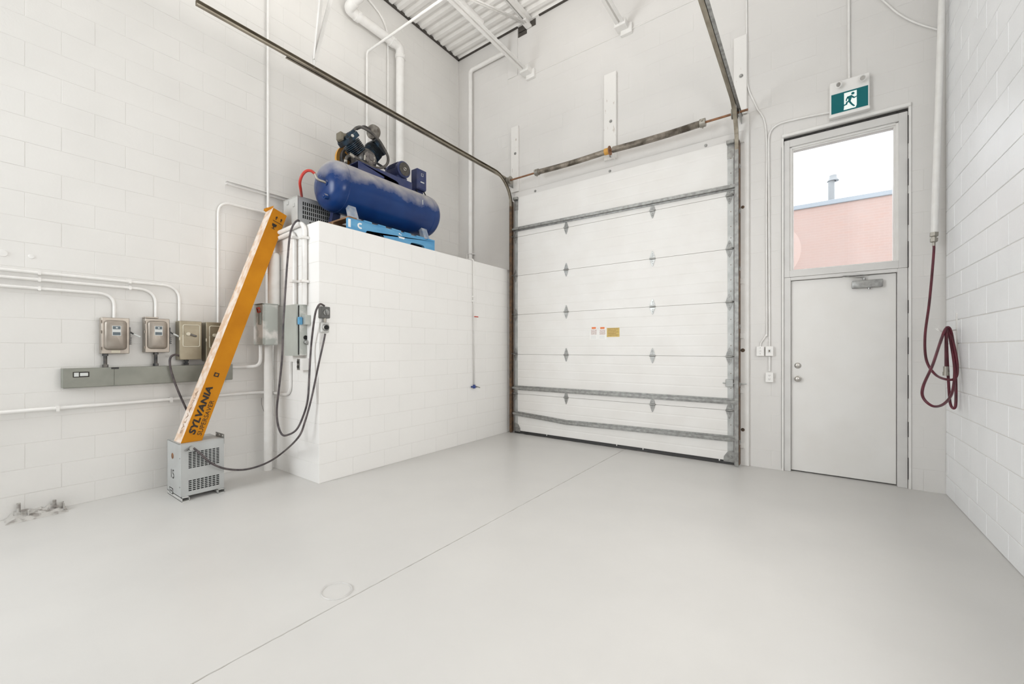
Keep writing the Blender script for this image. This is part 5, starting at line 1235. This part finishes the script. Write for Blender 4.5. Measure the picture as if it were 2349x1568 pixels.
for i in range(14):
    a = PI*.05+PI*.9*i/13; c_ = V3((0, math.cos(a), math.sin(a))); obox(bm, V3((TX+.0, MY, MZ))+c_*(MR*.98), V3((1,0,0)), c_, V3((1,0,0)).cross(c_), .15, .012, .005)
obj('cooling_ribs', bm, BLUEM, mo)
bm = new(); cyl(bm, (xw, MY, MZ), (TX-.13, MY, MZ), .014, n=10); cyl(bm, (xw, MY, MZ), (xw+.045, MY, MZ), .055, n=20); obj('motor_pulley', bm, BLACKG, t, 40)
bm = new()
for dx in (.008, .034):
    top_ = [V3((xw+dx, MY+.05*math.sin(0.1), MZ+.058)), V3((xw+dx, cF_.y+.06, cF_.z+R_*.95))]; tube(bm, top_, .007, 6); tube(bm, [V3((xw+dx, MY, MZ-.058)), V3((xw+dx, cF_.y+.02, cF_.z-R_)) ], .007, 6)
obj('drive_belt', bm, BLACK, t)
# switch box
b0_ = at('X', TX+.12, 957, 386); b1_ = at('X', TX+.12, 978, 440); bz1_ = at('X', TX+.12, 957, 384).z; bz0_ = at('X', TX+.12, 957, 431).z
bm = new(); box(bm, TX+.0, TX+.12, b0_.y, b1_.y, bz0_, bz1_, .008); box(bm, TX+.118, TX+.128, b0_.y+.006, b1_.y-.006, bz0_+.008, bz1_-.008, .004); sb = obj('starter_box', bm, BLUEM, t)
bm = new(); hy_ = (b0_.y+b1_.y)/2; hz_ = bz0_+(bz1_-bz0_)*.72; tube(bm, [V3((TX+.129, hy_-.016, hz_-.016)), V3((TX+.129, hy_+.016, hz_-.016)), V3((TX+.129, hy_+.016, hz_+.016)), V3((TX+.129, hy_-.016, hz_+.016)), V3((TX+.129, hy_-.016, hz_-.016))], .003, 6); box(bm, TX+.128, TX+.134, hy_-.03, hy_+.03, bz0_+.085, bz0_+.10, .001); obj('starter_marks', bm, LABELM, sb)
bm = new(); tube(bm, smooth([(TX+.07, b0_.y+.03, bz0_), (TX+.10, b0_.y+.04, bz0_-.06), (TX+.12, b1_.y-.02, bz0_-.075), (TX+.10, b1_.y+.01, bz0_-.05), (TX+.08, b1_.y-.005, bz0_)], 6), .008, 8); tube(bm, smooth([(TX+.05, b0_.y+.02, bz0_), (TX+.08, b0_.y-.0, bz0_-.05), (TX+.12, b1_.y-.05, bz0_-.09), (TX+.13, b1_.y-.0, bz0_-.10)], 6), .007, 8); obj('starter_wires', bm, BLACK, t, True)
bm = new(); box(bm, TX+.02, TX+.06, b0_.y, b1_.y, TZc+TR*.9, bz0_+.002, .002); obj('starter_bracket', bm, BLUEM, t)
# discharge hoses
hx_ = lambda u, v, x=TX+.13: at('X', x, u, v)
bm = new(); tube(bm, smooth([hx_(806, 303, TX+.02), hx_(818, 293, TX+.05), hx_(830, 292, TX+.10), hx_(850, 303), hx_(868, 320), hx_(882, 342), hx_(890, 360), hx_(889, 374), hx_(880, 383), hx_(865, 385), hx_(848, 379), hx_(832, 371), hx_(818, 362), hx_(808, 357, TX+.12), hx_(799, 358, TX+.11), hx_(794, 364, TX+.10), hx_(793, 380, TX+.09)], 8), .0155, 12)
obj('discharge_hose', bm, mat('dusty_black_hose', (.045, .040, .036), .5, col2=(.11, .10, .09), nscale=14), t, True)
bm = new(); cyl(bm, hx_(793, 366, TX+.10), hx_(793, 384, TX+.07), .019, n=10); lathe(bm, hx_(806, 356, TX+.12), (0, .8, -.2), [(-.03, .021), (.03, .021)], 8); obj('hose_fitting', bm, BRASS, t, 40)
bm = new(); tube(bm, smooth([hx_(818, 296, TX+.02), hx_(836, 290, TX), hx_(850, 300, TX), hx_(858, 318, TX)], 6), .013, 10); obj('crossover_pipe', bm, BLACKG, t, True)
bm = new()
for i in range(4): c_ = V3((TX+.11+.008*i, PY-.07+.035*i, PZ-.03+.012*(i % 2))); cyl(bm, c_, c_+V3((.01, .0, .055)), .012, n=8)
obj('valve_cluster', bm, BRASS, t, 40)
# red hose
p = V3((TX+.10, TY0-.12, TZc+.07))+V3((-.02, -.075, .09))
bm = new(); pr = [at('X', TX+.07, 723, 399), at('X', TX+.06, 714, 392), at('X', TX+.03, 703, 392), at('X', TX-.0, 693, 402), at('X', TX-.05, 688, 418), at('X', TX-.14, 690, 436)]
pr.append(V3((ux1-.10, uy0+.10, uz1+.014)))
tube(bm, smooth(pr, 8), .014, 12); o = obj('red_hose', bm, REDR, None, True); tag(o, 'short red rubber hose arching from the blue tank end onto the vented cabinet', 'hose')

# ------------------------------------------------------------------ broken curb with anchors at the left wall foot
a = at('Z', 0, 30, 1210); 
ya0, ya1 = at('Z', .0, 45, 1205).y, at('Z', 0, 163, 1178).y
ya0 = .27; ya1 = at('X', XL+.2, 160, 1170).y
t = thing('broken_curb', (XL+.09, (ya0+ya1)/2, 0), 'broken concrete stub with cut anchor bolts at the foot of left wall', 'concrete stub')
bm = new(); nx, ny = 7, 22; g = []
for i in range(nx+1):
    row = []
    for j in range(ny+1):
        fx = i/nx; fy = j/ny; x = XL+.002+fx*.17; y = ya0+(ya1-ya0)*fy+random.uniform(-.005, .005)
        e_ = min(fy, 1-fy)*8; h_ = .045*min(1, e_)*(1-fx)**.8*(.6+.6*random.random()) if i < nx and 0 < j < ny else .0005
        row.append(bm.verts.new((x+random.uniform(-.006, .006)*(0 < i < nx), y, h_)))
    g.append(row)
for i in range(nx):
    for j in range(ny): bm.faces.new((g[i][j], g[i+1][j], g[i+1][j+1], g[i][j+1]))
obj('rubble_mound', bm, CRUMB, t, 25)
for (u, v, h_, m_) in ((40, 1190, .10, GALVP), (127, 1170, .07, GALVP)):
    c_ = V3((XL+.05, ya0+.07 if u < 100 else .53, 0)); bm = new(); cyl(bm, c_+V3((0, 0, .0)), c_+V3((.0, .0, h_+.02)), .011, n=10); cyl(bm, c_+V3((0, 0, .03)), c_+V3((0, 0, .05)), .022, n=6); obj('anchor_bolt', bm, CRUMB, t, 40)
    bm = new(); box(bm, c_.x+.02, c_.x+.026, c_.y+.01, c_.y+.05, .01, .07, .001); box(bm, c_.x+.02, c_.x+.065, c_.y+.044, c_.y+.05, .01, .06, .001); box(bm, c_.x+.02, c_.x+.065, c_.y+.01, c_.y+.05, .01, .016, .001); obj('cut_bracket', bm, CRUMB, t)
# small plug on left wall
p = at('X', XL, 72, 588); bm = new(); lathe(bm, p, (1, 0, 0), [(-.003, .018), (.003, .017), (.005, .009), (.003, 0)], 16); o = obj('wall_plug', bm, WHITE, None, 40); tag(o, 'small round painted plug on left wall above the conduits', 'plug')
p = at('X', XL, 6, 580); bm = new(); lathe(bm, p, (1, 0, 0), [(-.003, .028), (.004, .026), (.006, .014), (.004, 0)], 16); o = obj('wall_plug', bm, WHITE, None, 40); tag(o, 'larger round painted plug at left photo edge above the conduits', 'plug')
